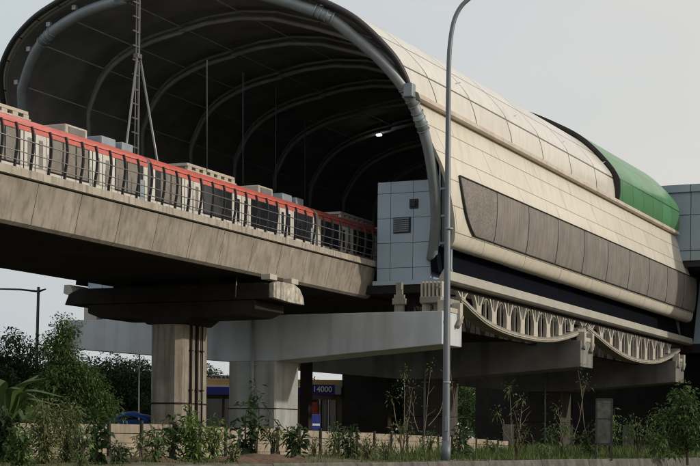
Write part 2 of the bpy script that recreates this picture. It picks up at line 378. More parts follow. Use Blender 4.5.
for yy, r in ((69.9, .06), (70.5, .075), (71.0, .045)):
    b = MB(); b.tube([(cx1 + .09, yy, 1.0), (cx1 + .09, yy, 7.6)], r, 8)
    for z in (2, 4, 6): b.box(cx1, cx1 + .16, yy - .1, yy + .1, z, z + .06)
    b.build('downpipe', M['conc_dark'], pt)
b = MB(); b.prism([(-35.9, 8.4), (-35.9, 8.95), (-36.2, 9.2), (-46.9, 9.2), (-47.5, 8.95), (-47.75, 8.4)], 68.75, 72.05, bev=.04)
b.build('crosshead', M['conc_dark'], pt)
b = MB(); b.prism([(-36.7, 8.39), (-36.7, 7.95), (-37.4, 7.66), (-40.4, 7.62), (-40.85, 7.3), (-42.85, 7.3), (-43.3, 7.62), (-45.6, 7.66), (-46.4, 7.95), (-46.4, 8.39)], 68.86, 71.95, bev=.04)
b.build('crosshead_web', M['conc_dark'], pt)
# pale rounded end plate with run-off marks
b = MB(); b.prism([(68.75, 8.45), (68.75, 9.15), (69.2, 9.28), (71.0, 9.28), (71.6, 9.1), (72.0, 8.7), (72.1, 8.35), (70.5, 8.35)], -35.9, -35.62, 'X', bev=.03)
b.build('end_plate', mat('pale_end_plate', (.46, .43, .38), .8, var=.45, scale=3, stain=((.05, .05, .05), .8, 4), bump=.3), pt)
for yy in (68.3, 70.6):
    b = MB(); b.box(-36.1, -35.6, yy, yy + .75, 9.29, 9.56, .02); b.build('bearing_pad', M['fin'], pt)
for x0 in (-39.5, -44.6):
    b = MB(); b.box(x0 - .5, x0 + .5, 69.2, 71.6, 9.2, 9.55, .02); b.build('bearing', M['conc_dark'], pt)
b = MB(); b.tube([(-37.6, 68.6, 9.5), (-37.65, 68.6, 8.5)], .04, 6); b.build('drain_pipe', M['rail_grey'], pt)

# ---------------------------------------------------------------- station
# section through the vault, centre x=-43.8; right side read from the photo
XC = -43.8
def shear(x, z, y): return Vector((x, y - K * (z - 11), z))
roof_r = [(-31.35, 19.35), (-31.5, 20.3), (-31.95, 21.3), (-33.3, 22.8), (-34.9, 23.75), (-37.2, 24.75), (-40.2, 25.6), (-43.8, 25.95)]
roof_l = [(-47.5, 25.75), (-51.1, 24.9), (-53.1, 24.15), (-54.7, 23.2), (-55.9, 22.0), (-56.5, 20.4), (-56.7, 19.1)]
roofp = [(v.x, v.y) for v in spline([(x, z, 0) for x, z in roof_r + roof_l], 5)]
wall_r = [(-31.35, 19.1), (-31.1, 17.9), (-30.85, 16.9), (-30.62, 16.0), (-30.55, 15.0), (-30.6, 14.0), (-30.75, 13.0), (-31.05, 12.3), (-31.5, 12.12)]
wallp = [(v.x, v.y) for v in spline([(x, z, 0) for x, z in wall_r], 4)]
def loft(b, prof, y0, y1, ny=1, off=0, flip=False, v0=0, grow=0):
    """sheared extrusion with metre UVs; off moves the skin inwards"""
    P = [Vector((x, z)) for x, z in prof]; NR = []
    for i, p in enumerate(P):
        t = (P[min(i + 1, len(P) - 1)] - P[max(i - 1, 0)]).normalized(); nrm = Vector((t.y, -t.x))
        if nrm.dot(p - Vector((XC, 15))) < 0: nrm = -nrm
        NR.append(nrm * min(1, i / 8, (len(P) - 1 - i) / 8))
    if off:
        Q = []
        for i, p in enumerate(P):
            t = (P[min(i + 1, len(P) - 1)] - P[max(i - 1, 0)]).normalized(); nrm = Vector((t.y, -t.x))
            if nrm.dot(p - Vector((XC, 15))) > 0: nrm = -nrm
            Q.append(p + nrm * off)
        P = Q
    vs = [0]
    for a, c in zip(P, P[1:]): vs.append(vs[-1] + (c - a).length)
    for j in range(ny):
        a0 = y0 + (y1 - y0) * j / ny; a1 = y0 + (y1 - y0) * (j + 1) / ny
        for i in range(len(P) - 1):
            p, q = P[i], P[i + 1]
            g0, g1 = grow * (max(0, a0 - 82.1) / 58) ** .6, grow * (max(0, a1 - 82.1) / 58) ** .6; p0_, p1_ = p + NR[i] * g0, p + NR[i] * g1; q0_, q1_ = q + NR[i + 1] * g0, q + NR[i + 1] * g1
            pts = [shear(p0_.x, p0_.y, a0), shear(p1_.x, p1_.y, a1), shear(q1_.x, q1_.y, a1), shear(q0_.x, q0_.y, a0)]
            uv = [(a0, vs[i] + v0), (a1, vs[i] + v0), (a1, vs[i + 1] + v0), (a0, vs[i + 1] + v0)]
            if flip: pts.reverse(); uv.reverse()
            b.face(pts, uv)
    return P
def weld(b, d=.0005): bmesh.ops.remove_doubles(b.bm, verts=b.bm.verts[:], dist=d)
Y0, Y1, YG = 82.1, 140.0, 121.0
st = thing('railway_station', (XC, 82, 9.3), 'elevated vaulted railway station clad in cream panels with a dark open mouth', 'station')
def shell(name, prof, y0, y1, m, th=.18, out=0, parent=st, v0=0, grow=0, ny=1):
    b = MB(); A = loft(b, prof, y0, y1, ny, off=-out, v0=v0, grow=grow); Bp = loft(b, prof, y0, y1, 1, off=th, flip=True)
    n = len(prof)
    for y_ in (y0, y1):
        for i in range(n - 1):
            b.face([shear(A[i].x, A[i].y, y_) , shear(A[i + 1].x, A[i + 1].y, y_), shear(Bp[i + 1].x, Bp[i + 1].y, y_), shear(Bp[i].x, Bp[i].y, y_)])
    for i in (0, n - 1):
        b.face([shear(A[i].x, A[i].y, y0), shear(A[i].x, A[i].y, y1), shear(Bp[i].x, Bp[i].y, y1), shear(Bp[i].x, Bp[i].y, y0)])
    weld(b); bmesh.ops.recalc_face_normals(b.bm, faces=b.bm.faces[:])
    for f in b.bm.faces: f.smooth = True
    o = b.build(name, m, parent)
    o.data.set_sharp_from_angle(angle=R(35))
    return o
ro = shell('vault_roof', roofp, Y0, YG, M['roof'], grow=.62, ny=8)
gr = shell('green_roof', roofp, YG + .1, Y1, M['green'], out=.2, grow=.8)
b = MB(); Pq = [Vector(p) for p in roofp]; g_ = .2 + .8 * ((YG - 82.1) / 58) ** .6; ring = []
for i, p in enumerate(Pq):
    t = (Pq[min(i + 1, len(Pq) - 1)] - Pq[max(i - 1, 0)]).normalized(); nrm = Vector((t.y, -t.x))
    if nrm.dot(p - Vector((XC, 15))) < 0: nrm = -nrm
    f_ = min(1, i / 8 + .25, (len(Pq) - 1 - i) / 8 + .25)
    o_ = p + nrm * (g_ * f_ + .03); ring.append([b.bm.verts.new(shear(q.x, q.y, y_)) for q, y_ in ((p + nrm * max(-.1, g_ * f_ - .42), YG - .1), (o_, YG - .1), (o_, YG + .14), (p + nrm * max(-.1, g_ * f_ - .42), YG + .14))])
for A, B in zip(ring, ring[1:]):
    for k in range(4): b.bm.faces.new([A[k], B[k], B[(k + 1) % 4], A[(k + 1) % 4]])
b.bm.faces.new(ring[0]); b.bm.faces.new(ring[-1][::-1]); bmesh.ops.recalc_face_normals(b.bm, faces=b.bm.faces[:])
b.build('roof_joint_strip', M['trim_dark'], st)
shell('roof_lining', roofp, Y0 + .25, Y1 - .2, M['lining'], th=.34, out=-.24)
sw = shell('cream_side_wall', wallp, Y0 - .2, Y1 - .3, M['cream'])
mir = [(2 * XC - x, z) for x, z in wallp]
shell('cream_side_wall', mir, Y0 - .2, Y1 - .3, M['cream'])
shell('wall_lining', wallp, Y0 + .2, Y1 - .5, M['lining'], th=.3, out=-.2)
shell('wall_lining', mir, Y0 + .2, Y1 - .5, M['lining'], th=.3, out=-.2)
# front edge trim of the roof
b = MB()
pth = [shear(p.x, p.y, Y0 - .05) for p in loft(MB(), roofp, 0, 1, 1, off=.12)]
b.tube(pth, .17, 6); b.build('front_edge_trim', M['trim_dark'], st)
# gutter ledge along the shoulder
b = MB()
pr = [(-31.45, 19.1), (-31.06, 19.06), (-30.97, 19.12), (-31.0, 19.36), (-31.3, 19.5), (-31.5, 19.42)]
for (x, z), (x2, z2) in zip(pr, pr[1:] + pr[:1]):
    b.face([shear(x, z, Y0 - .25), shear(x, z, Y1 - .1), shear(x2, z2, Y1 - .1), shear(x2, z2, Y0 - .25)])
b.face([shear(x, z, Y0 - .25) for x, z in pr]); b.face([shear(x, z, Y1 - .1) for x, z in pr])
weld(b); bmesh.ops.recalc_face_normals(b.bm, faces=b.bm.faces[:]); b.build('gutter', M['gutter'], st)
b = MB()
c0 = shear(-31.35, 19.5, Y0 - .3); b.box(c0.x - .3, c0.x + .2, c0.y - .3, c0.y + .2, c0.z - .4, c0.z + .3, .05); b.build('gutter_end_box', M['steel'], st)
# grey perforated screen panels on the side wall
def wallx(z, out):
    for (x0, z0), (x1, z1) in zip(wallp, wallp[1:]):
        if z0 >= z >= z1: return x0 + (x1 - x0) * (z0 - z) / max(1e-6, z0 - z1) + out
    return wallp[-1][0] + out
def screen_mat(name, dots):
    """perforated sheet: fine regular perforation with faint patchy dust and run-off"""
    m = mat(name, (.18, .167, .158), .7, var=.16, scale=.8, stain=((.13, .115, .105), .35, 4.0))
    n = m.node_tree; b_ = n.nodes['Principled BSDF']; prev = b_.inputs['Base Color'].links[0].from_socket
    g = n.nodes.new('ShaderNodeNewGeometry')
    if dots:
        t_ = n.nodes.new('ShaderNodeTexVoronoi'); t_.inputs['Scale'].default_value = 9.5; n.links.new(g.outputs['Position'], t_.inputs['Vector']); o_ = t_.outputs['Distance']
    else:
        mp_ = n.nodes.new('ShaderNodeMapping'); mp_.inputs['Scale'].default_value = (0, 1, .04); n.links.new(g.outputs['Position'], mp_.inputs[0])
        t_ = n.nodes.new('ShaderNodeTexVoronoi'); t_.inputs['Scale'].default_value = 8.5; n.links.new(mp_.outputs[0], t_.inputs['Vector']); o_ = t_.outputs['Distance']
    mr = n.nodes.new('ShaderNodeMapRange'); mr.inputs[1].default_value = .1; mr.inputs[2].default_value = .6; mr.inputs[3].default_value = .55 if dots else .72; mr.inputs[4].default_value = 1.15
    n.links.new(o_, mr.inputs[0]); v_ = n.nodes.new('ShaderNodeVectorMath'); v_.operation = 'SCALE'; n.links.new(prev, v_.inputs[0]); n.links.new(mr.outputs[0], v_.inputs['Scale'])
    n.links.new(v_.outputs[0], b_.inputs['Base Color']); return m
M['scr1'] = screen_mat('speckled_screen', True)
M['scr2'] = screen_mat('streaked_screen', False)
def screen_panel(ya, yb, zt, zb, first, m):
    b = MB(); nz_, out = 10, .05
    L, Rr = [], []
    for i in range(nz_ + 1):
        z = zt + (zb - zt) * i / nz_; f = i / nz_
        lead = (1.9 * f ** 1.6 + (.9 * f ** 6)) if first else 0
        for lst, y_, le in ((L, ya, lead), (Rr, yb, 0)):
            p = shear(wallx(z, out), z, y_ + (K * 0)); p.y = y_ + le; lst.append(p)
    for i in range(nz_):
        b.face([L[i], Rr[i], Rr[i + 1], L[i + 1]])
    g_ = bmesh.ops.extrude_face_region(b.bm, geom=b.bm.faces[:])
    for v in g_['geom']:
        if isinstance(v, bmesh.types.BMVert): v.co.x -= .12
    weld(b); bmesh.ops.recalc_face_normals(b.bm, faces=b.bm.faces[:])
    o = b.build('screen_panel', m, st); return L, Rr
SY = [80.4, 86.45, 92.2, 98.1, 104.0, 109.9, 115.8, 121.7, 127.6, 133.5, 138.2]
LB = None
for i in range(len(SY) - 1):
    L, Rr = screen_panel(SY[i] + .02, SY[i + 1] - .02, 15.85, 12.95, i == 0, M['scr1'] if i == 0 else M['scr2'])
    b = MB(); e = MB()
    b.tube([p + Vector((-.01, .0, 0)) for p in Rr], .045, 5)
    if i == 0: b.tube([p + Vector((.03, 0, 0)) for p in L], .07, 5)
    b.tube([L[0] + Vector((.03, 0, 0)), Rr[0] + Vector((.03, 0, 0))], .04, 5); b.tube([L[-1] + Vector((.03, 0, 0)), Rr[-1] + Vector((.03, 0, 0))], .04, 5)
    b.build('screen_frame', M['trim_dark'], st)
# recessed louvre band, pale ledge, deck edge  (both sides)
for sgn in (1, -1):
    fx = (lambda x: x) if sgn == 1 else (lambda x: 2 * XC - x)
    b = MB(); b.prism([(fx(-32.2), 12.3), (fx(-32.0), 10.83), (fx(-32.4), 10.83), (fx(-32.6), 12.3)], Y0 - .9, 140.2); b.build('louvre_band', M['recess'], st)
    b = MB(); b.prism([(fx(-31.3), 10.83), (fx(-31.25), 10.32), (fx(-31.5), 10.22), (fx(-31.9), 10.22), (fx(-31.9), 10.5), (fx(-31.7), 10.83)], Y0 - 1.1, 140.4, bev=.02); b.build('pale_ledge', M['white'], st)
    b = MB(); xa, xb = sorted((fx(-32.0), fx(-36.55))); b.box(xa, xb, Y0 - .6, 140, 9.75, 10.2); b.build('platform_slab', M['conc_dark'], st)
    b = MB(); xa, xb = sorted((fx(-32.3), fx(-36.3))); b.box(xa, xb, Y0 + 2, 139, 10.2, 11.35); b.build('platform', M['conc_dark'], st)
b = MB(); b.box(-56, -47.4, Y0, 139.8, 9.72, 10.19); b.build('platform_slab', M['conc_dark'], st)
# wave beams with splayed fins between the crossbeams
def waveline(pts):
    return spline([(at(x, y, X=-31.4).y, at(x, y, X=-31.4).z, 0) for x, y in pts], 6)
W1 = waveline([(457, 302), (462, 306), (470, 314), (485, 326), (505, 335), (530, 341), (550, 342), (568, 338), (582, 332)])
W2 = waveline([(584, 330), (593, 337), (612, 352), (630, 361), (650, 364), (665, 360), (677, 352)])
def zw(W, y_):
    for a, c in zip(W, W[1:]):
        if a.x <= y_ <= c.x: return a.y + (c.y - a.y) * (y_ - a.x) / max(1e-6, c.x - a.x)
    return W[0].y if y_ < W[0].x else W[-1].y
def fin(yc, zb, X=-31.6, wd=2.62, ZT=9.92):
    """pale fin: solid foot that splits into splayed prongs; a slim upright under a round arch stands beside it"""
    b = MB(); H = ZT - zb; s = wd / 2; foot = min(.56 * H, .98); zf = zb + foot
    b.prism([(yc - .44, zb), (yc + .44, zb), (yc + .38, zb + foot * .6), (yc + .42, zf), (yc - .42, zf), (yc - .38, zb + foot * .6)], X - .14, X + .10, 'X')
    for sg in (-1, 1):
        pts = []
        for i in range(6):
            t = i / 5; pts.append((yc + sg * (.30 + (s * .56 - .30) * t ** 1.15), zf - .02 + (ZT - zf) * t, .12 - .05 * t))
        for (ya, za, wa), (yb2, zb2, wb) in zip(pts, pts[1:]):
            b.prism([(ya - wa, za), (ya + wa, za), (yb2 + wb, zb2), (yb2 - wb, zb2)], X - .13, X + .09, 'X')
    b.prism([(yc - .07, zf - .02), (yc + .07, zf - .02), (yc + .03, ZT), (yc - .03, ZT)], X - .10, X + .05, 'X')
    b.build('splayed_fin', M['fin'], st)
    if H > .95:
        y2 = yc + s; b = MB()
        b.prism([(y2 - .09, zb), (y2 + .09, zb), (y2 + .05, ZT - .04), (y2 - .05, ZT - .04)], X - .12, X + .04, 'X')
        ring = [(math.cos(a), math.sin(a)) for a in [math.pi * k / 8 for k in range(9)]]
        for (ca, sa), (cb, sb) in zip(ring, ring[1:]):
            b.prism([(y2 + .40 * ca, ZT - .40 + .30 * sa), (y2 + .47 * ca, ZT - .40 + .37 * sa), (y2 + .47 * cb, ZT - .40 + .37 * sb), (y2 + .40 * cb, ZT - .40 + .30 * sb)], X - .11, X + .06, 'X')
        b.build('arch_mullion', M['wave'], st)
for W, y0_, n_ in ((W1, 83.7, 9), (W2, 109.4, 10)):
    b = MB(); th = .30
    for a, c in zip(W, W[1:]):
        b.prism([(a.x, a.y), (a.x, a.y + th), (c.x, c.y + th), (c.x, c.y)], -31.95, -31.15, 'X')
    weld(b, .002); b.build('wave_beam', M['wave'], st)
    b = MB()
    for a, c in zip(W, W[1:]): b.prism([(a.x, a.y + .10), (a.x, a.y + .16), (c.x, c.y + .16), (c.x, c.y + .10)], -31.16, -31.1, 'X')
    b.build('wave_beam_lip', M['fin'], st)
    for k in range(n_):
        yc = y0_ + k * (2.62 if n_ == 9 else 2.58)
        fin(yc, zw(W, yc) + th - .02)
for yc in (80.9, 107.4): fin(yc, 9.28)
b = MB(); b.box(-32.4, -31.2, 79.5, 82.4, 9.0, 9.3); b.box(-32.4, -31.2, 105.0, 108.6, 9.0, 9.3); b.build('fin_seat', M['wave'], st)
for k in range(10):   # the same edge on the far side, seen only at its near end
    fin(83.7 + k * 2.62, 9.2, X=2 * XC + 31.6)
# dark back-up wall behind the fins
b = MB(); b.box(-34.4, -34.0, 82.6, 139, 8.2, 9.74); b.build('edge_girder', M['conc_dark'], st)
# pale bearing fins on the first crossbeam under the plant room
for pa, pb in ((420.5, 430.5), (432, 442.5)):
    xa, xb = at(pa, 295, Y=80.2).x, at(pb, 295, Y=80.2).x; yy = 80.2; b = MB()
    for f_ in (.12, .5, .88):
        xx = xa + (xb - xa) * f_; b.prism([(xx - .05, 9.0), (xx + .05, 9.0), (xx + .03, 10.2), (xx - .07, 10.2)], yy, yy + .4)
    b.box(xa - .02, xb + .02, yy - .04, yy + .45, 9.32, 9.38); b.box(xa + .02, xb - .02, yy + .02, yy + .4, 9.0, 9.3); b.box(xa + .05, xb - .05, yy + .1, yy + .4, 8.5, 9.0)
    b.build('bearing_fin', M['fin'], st)
xa, xb = at(392, 295, Y=80.2).x, at(403.5, 295, Y=80.2).x
b = MB(); b.box(xa, xb, 80.2, 80.7, 9.0, 9.35, .03); b.box(xa + .08, xb - .08, 80.25, 80.65, 9.35, 9.55, .02); b.box(xa + .18, xb - .18, 80.3, 80.6, 9.55, 10.2); b.box(xa + .1, xb - .1, 80.3, 80.6, 8.5, 9.0); b.build('bearing_fin', M['wave'], st)
for k in (-54.3, -53.0):
    b = MB(); b.box(k, k + .9, 80.2, 81, 8.6, 9.6, .02); b.build('bearing_fin', M['fin'], st)

# arch ribs: thick front tube, paired slimmer ribs inside
tr_px = [(280, 0), (302, 7), (324, 14.5), (340, 25), (353, 36), (370, 50), (384, 63.5), (398, 80), (409.5, 97), (418, 115), (424.5, 134), (429.5, 155), (433, 178), (435.3, 200), (435.6, 222), (434, 242), (431.5, 259)]
tl_px = [(22, 95), (24, 84), (30, 65), (37, 50), (47, 37), (57, 28.5), (69, 20.5), (83, 13), (98, 7), (126, -2)]
TR = [rk(x, y, Y0 - .2) for x, y in tr_px]; TL = [rk(x, y, Y0 - .2) for x, y in tl_px]
def plane(p): return (p.x, p.z)
apex = [(-46.6, 24.75), (-43.6, 25.05), (-40.6, 24.85)]
rib2 = [plane(p) for p in TL] + apex + [plane(p) for p in TR]
low = [(-56.3, 11.6), (-56.1, 14), (-55.9, 16.5), (-55.7, 18.5)]
rib2 = low + rib2
ribp = spline([(x, z, 0) for x, z in rib2], 3)
b = MB(); b.tube([shear(p.x, p.y, Y0 - .2) for p in ribp], .29, 14, True); b.build('arch_tube', M['steel'], st)
# clamps on the front tube + stubs to the roof edge
for px in ((409.5, 97), (421, 124), (47, 37), (324, 14.5)):
    p = rk(*px, Y0 - .2); i = min(range(len(ribp)), key=lambda k: (ribp[k].x - p.x) ** 2 + (ribp[k].y - p.z) ** 2)
    q = [shear(ribp[j].x, ribp[j].y, Y0 - .2) for j in (max(i - 1, 0), i, min(i + 1, len(ribp) - 1))]
    t = (q[2] - q[0]).normalized(); b = MB()
    for s0 in (-.5, -.17, .17, .5):
        b.tube([q[1] + t * (s0 - .03), q[1] + t * (s0 + .03)], .345, 14)
    b.tube([q[1] - t * .5, q[1] + t * .5], .305, 14)
    b.build('tube_clamp', M['steel'], st)
for i in range(8, len(ribp) - 42, 6):
    a = shear(ribp[i].x, ribp[i].y, Y0 - .2); nrm = Vector((ribp[i].x - XC, 0, ribp[i].y - 14)).normalized()
    b = MB(); b.tube([a, a + nrm * .75 + Vector((0, .35, 0))], .07, 6); b.box(a.x + nrm.x * .5 - .12, a.x + nrm.x * .5 + .12, a.y - .1, a.y + .1, a.z + nrm.z * .5 - .12, a.z + nrm.z * .5 + .12)
    b.build('roof_strut', M['steel_dark'], st)
ribc = [Vector((XC + (p.x - XC) * .985, 14 + (p.y - 14) * .985, 0)) for p in ribp]
for k in range(1, 10):
    yy = Y0 + k * 6.1
    b = MB(); b.tube([shear(p.x, p.y, yy) for p in ribc[::2]], .135, 8); b.build('arch_rib', M['steel_dark'], st)
    up_ = [p for p in ribc[::2] if p.y > 19.6]; b = MB(); b.tube([shear(XC + (p.x - XC) * 1.03, 14 + (p.y - 14) * 1.04, yy + .6) for p in up_], .09, 6)
    for p in up_[1:-1:3]:
        b.tube([shear(p.x, p.y, yy), shear(XC + (p.x - XC) * 1.035, 14 + (p.y - 14) * 1.04, yy + .6)], .05, 5)
    b.build('rib_tie', M['steel_dark'], st)
for i in range(14, len(ribc) - 14, 8):
    p = ribc[i]
    if p.y < 19.8: continue
    x, z = XC + (p.x - XC) * 1.03, 14 + (p.y - 14) * 1.03
    b = MB(); b.tube([shear(x, z, Y0 + .5), shear(x, z, Y1 - 2)], .035, 5); b.build('purlin', M['steel_dark'], st)
# added wall closing the far end to keep the vault dark
b = MB(); zs = [(p.x, p.y) for p in loft(MB(), roofp, 0, 1, 1, off=.5)]
poly = [shear(x, z, Y1 - 1.0) for x, z in zs] + [Vector((-56.6, Y1 - 1, 10.2)), Vector((-31.9, Y1 - 1, 10.2))]
b.face(poly); bmesh.ops.solidify(b.bm, geom=b.bm.faces[:], thickness=.2) ; b.build('dark_end_closure', M['lining'], st)
# concourse mezzanine dimly visible at the far end, spot lamp
b = MB(); b.box(-56, -33, 128, 128.4, 17.2, 18.6, uv=True); b.build('mezzanine_beam', M['steel_dark'], st)
b = MB(); b.box(-38.6, -34.6, 112, 116, 11, 20.2); b.build('lift_shaft', M['steel_dark'], st)
for (x, ya, yb, d_) in ((207, 60, 172, 76), (243, 72, 184, 84), (276, 86, 190, 92), (305, 100, 200, 98)):
    p, q = at(x, ya, d=d_), at(x, yb, d=d_)
    b = MB(); b.tube([p, q], .022, 5); b.build('hanger_rod', M['rail_dark2'], st)
lp = at(379, 135, Y=108)
em = bpy.data.materials.new('lamp_glow'); em.use_nodes = True
eb = em.node_tree.nodes['Principled BSDF']; eb.inputs['Emission Color'].default_value = (1, .97, .9, 1); eb.inputs['Emission Strength'].default_value = 8
b = MB(); b.box(lp.x - .2, lp.x + .2, lp.y - .12, lp.y + .12, lp.z - .06, lp.z + .06, .03); b.build('ceiling_lamp', em, st)
b = MB(); b.tube([lp + Vector((0, .1, .05)), lp + Vector((0, .1, 2.2))], .03, 5); b.box(lp.x - .22, lp.x + .22, lp.y - .14, lp.y + .16, lp.z + .065, lp.z + .12); b.build('lamp_bracket', M['steel_dark'], st)
# pale blue plant room on the platform end (and its twin across the tracks)
for sgn in (1, -1):
    fx = (lambda x: x) if sgn == 1 else (lambda x: 2 * XC - x)
    xa, xb = sorted((fx(-35.85), fx(-32.62)))
    b = MB(); b.box(xa, xb, 81.6, 86, 10.45, 15.95, .03, uv=True)
    o = b.build('plant_room', M['bluep'], st)
    if sgn == 1:
        b = MB(); p0, p1 = at(393, 217.5, Y=81.5), at(410, 232.5, Y=81.5)
        b.box(p0.x, p1.x, 81.54, 81.62, p1.z, p0.z, .01)
        b.build('vent_frame', M['trim_dark'], o)
        b = MB()
        for k in range(7):
            z = p1.z + .07 + k * (p0.z - p1.z - .1) / 7; b.prism([(81.44, z), (81.54, z + .06), (81.54, z + .1), (81.44, z + .04)], p0.x + .06, p1.x - .06, 'X')
        b.build('louvre', M['ac2'], o)
        b = MB(); p0, p1 = at(409.5, 199, Y=81.5), at(417.5, 208, Y=81.5); b.box(p0.x, p1.x, 81.5, 81.62, p1.z, p0.z, .01)
        b.box(p0.x + .1, p1.x - .1, 81.42, 81.5, p1.z + .1, p0.z - .1, .01); b.build('small_window', M['black'], o)
# framed dark strip between plant room and cream wall
b = MB(); b.box(-32.60, -31.55, 82.0, 82.15, 10.9, 16.2); b.build('side_glazing', M['glass'], st)
b = MB()
for z in (10.9, 12.4, 13.9, 15.4): b.box(-32.6, -31.5, 81.9, 82.02, z, z + .12)
for x in (-32.3, -31.62): b.box(x, x + .1, 81.88, 82.0, 10.9, 17.5)
b.build('glazing_bars', M['bluep'], st)
b = MB(); b.box(-36.02, -31.75, 81.4, 82.6, 10.2, 10.44); b.build('room_base', M['bluep'], st)
# lightning rods and hatch stubs on the roof
for x, y in ((453, 84), (509, 117), (558, 143), (600, 163)):
    p = at(x, y, X=-31.9); b = MB(); b.tube([p + Vector((-.3, 0, -.45)), p, p + Vector((.35, .25, .12))], .035, 5); b.build('lightning_rod', M['steel_dark'], st)
# maintenance rail over the green roof
q0 = shear(-35.3, 24.6, YG + 9); q1 = shear(-34.6, 24.4, Y1 - 1)
b = MB(); b.tube([q0, q0 + (q1 - q0) * .5 + Vector((0, 0, .25)), q1 + Vector((0, 0, .2)), q1 + Vector((.5, .4, -.5))], .04, 5)
for k in range(6): p = q0 + (q1 - q0) * (k / 5); b.tube([p + Vector((0, 0, -.6)), p + Vector((0, 0, .2))], .03, 5)
b.build('roof_handrail', M['steel_dark'], st)

# station piers
def station_pier(yc, lab, bm_='beam', cm='beam'):
    t = thing('station_pier', (-42.3, yc, .6), lab, 'pier', 'hammerhead piers under the station')
    y0, y1 = yc - 1.47, yc + 1.47
    b = MB()
    b.prism([(-30.9, 8.5), (-30.9, 6.72), (-40.75, 5.95), (-43.85, 5.95), (-54.8, 6.85), (-54.8, 8.5)], y0, y1, bev=.04)
    b.build('crossbeam', M[bm_], t)
    b = MB(); b.prism([(-43.8 + .08, y0 + .05), (-40.8 - .08, y0 + .05), (-40.8, y0 + .13), (-40.8, y1 - .13), (-40.88, y1 - .05), (-43.72, y1 - .05), (-43.8, y1 - .13), (-43.8, y0 + .13)], .6, 5.96, 'Z')
    b.build('column', M[cm], t)
    b = MB(); b.tube([(-42.2, y0 - .07, 1), (-42.2, y0 - .07, 8.4)], .09, 8)
    for z in (2.2, 4, 5.7): b.box(-42.45, -41.95, y0 - .12, y0 + .06, z, z + .07)
    b.build('downpipe', M['steel'], t)
    b = MB(); b.box(-43.83, -40.77, y0 + .02, y1 - .02, 3.28, 3.33); b.build('pour_joint', M['conc_dark'], t)
    # seat bracket on the beam end
    b = MB()
    for yy in (y0 + .25, y1 - .75):
        b.box(-31.3, -30.72, yy, yy + .42, 8.0, 9.1, .02)
    b.box(-31.25, -30.86, y0 + .2, y1 - .3, 8.5, 8.75)
    b.build('seat_bracket', M['fin'], t)
    b = MB(); b.tube([(-30.78, y1 - .35, 8.35), (-30.74, y1 - 1.1, 7.75)], .13, 8); b.build('tie_bolt', M['wave'], t)
    b = MB(); b.tube([(-30.78, y0 + .55, 8.4), (-30.74, y0 + .2, 7.9)], .1, 8)
    b.build('tie_bolt', M['wave'], t)
    return t
station_pier(80.5, 'pale painted hammerhead pier nearest the road lamp, first under the station', 'beam', 'col1')
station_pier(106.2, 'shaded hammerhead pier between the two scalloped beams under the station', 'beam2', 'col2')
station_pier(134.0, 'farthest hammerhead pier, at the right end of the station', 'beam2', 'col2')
# second row of plain square columns behind in the undercroft
for k, (pa, pb, yy, dp) in enumerate(((300, 308.5, 98, .8), (342, 388, 116, 3.0))):
    xa, xb = at(pa, 400, Y=yy).x, at(pb, 400, Y=yy).x; b = MB()
    sh = dp * .44 * 1.0
    b.prism([(xa, yy), (xb, yy), (xb, yy + .6), (xb - .3, yy + dp * .5), (xa - .2, yy + dp * .5)], .6, 9.56 if k else 9.72, 'Z')
    tag(b.build('plain_column', M['conc_dark']), ['narrow dark column just left of the blue shop sign', 'broad dark column just right of the blue shop sign'][k], 'column', 'plain columns in the dark undercroft')

# concourse block behind
ct = thing('concourse_block', (-26, 138, 9.5), 'slate blue panelled block rising behind the green end of the roof', 'building')
b = MB(); b.box(-40, -8, 134.2, 150, 17.0, 22.75, uv=True); b.build('wall', M['bluew'], ct)
b = MB(); b.box(-40.2, -7.8, 134.0, 150.2, 22.75, 23.4, .03, uv=True); b.build('parapet', M['bluew'], ct)
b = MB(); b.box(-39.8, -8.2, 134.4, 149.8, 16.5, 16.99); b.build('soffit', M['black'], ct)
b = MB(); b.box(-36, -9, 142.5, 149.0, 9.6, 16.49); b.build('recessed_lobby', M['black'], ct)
b = MB(); b.prism([(-30.75, 16.49), (-8, 16.49), (-8, 10.4), (-31.35, 10.4)], 140.9, 142.4); b.build('lower_wall', M['bluew'], ct)
for xx in (-29, -12):
    b = MB(); b.box(xx - 1.1, xx + 1.1, 143, 147, .6, 10.4); b.build('leg', M['conc_dark'], ct)
b = MB(); b.box(-33, -8, 140.9, 149, 9.6, 10.39); b.build('floor_slab', M['conc_dark'], ct)

# made-up dark walls behind the columns, standing in for undercroft shade
ut = thing('shade_backdrop_walls', (-30, 155, .9), 'long made-up dark walls behind the piers, standing in for shade under the station', 'building')
xa = at(475.5, 400, Y=150).x
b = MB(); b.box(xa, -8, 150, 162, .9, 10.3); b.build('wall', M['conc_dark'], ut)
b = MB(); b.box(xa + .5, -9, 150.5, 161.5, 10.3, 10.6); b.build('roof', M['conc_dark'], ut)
for dx_ in (3, 9, 15, 21, 27):
    b = MB(); b.box(xa + dx_, xa + dx_ + 1.1, 149.9, 150.0, 1, 3.3); b.build('door', M['conc'], ut)
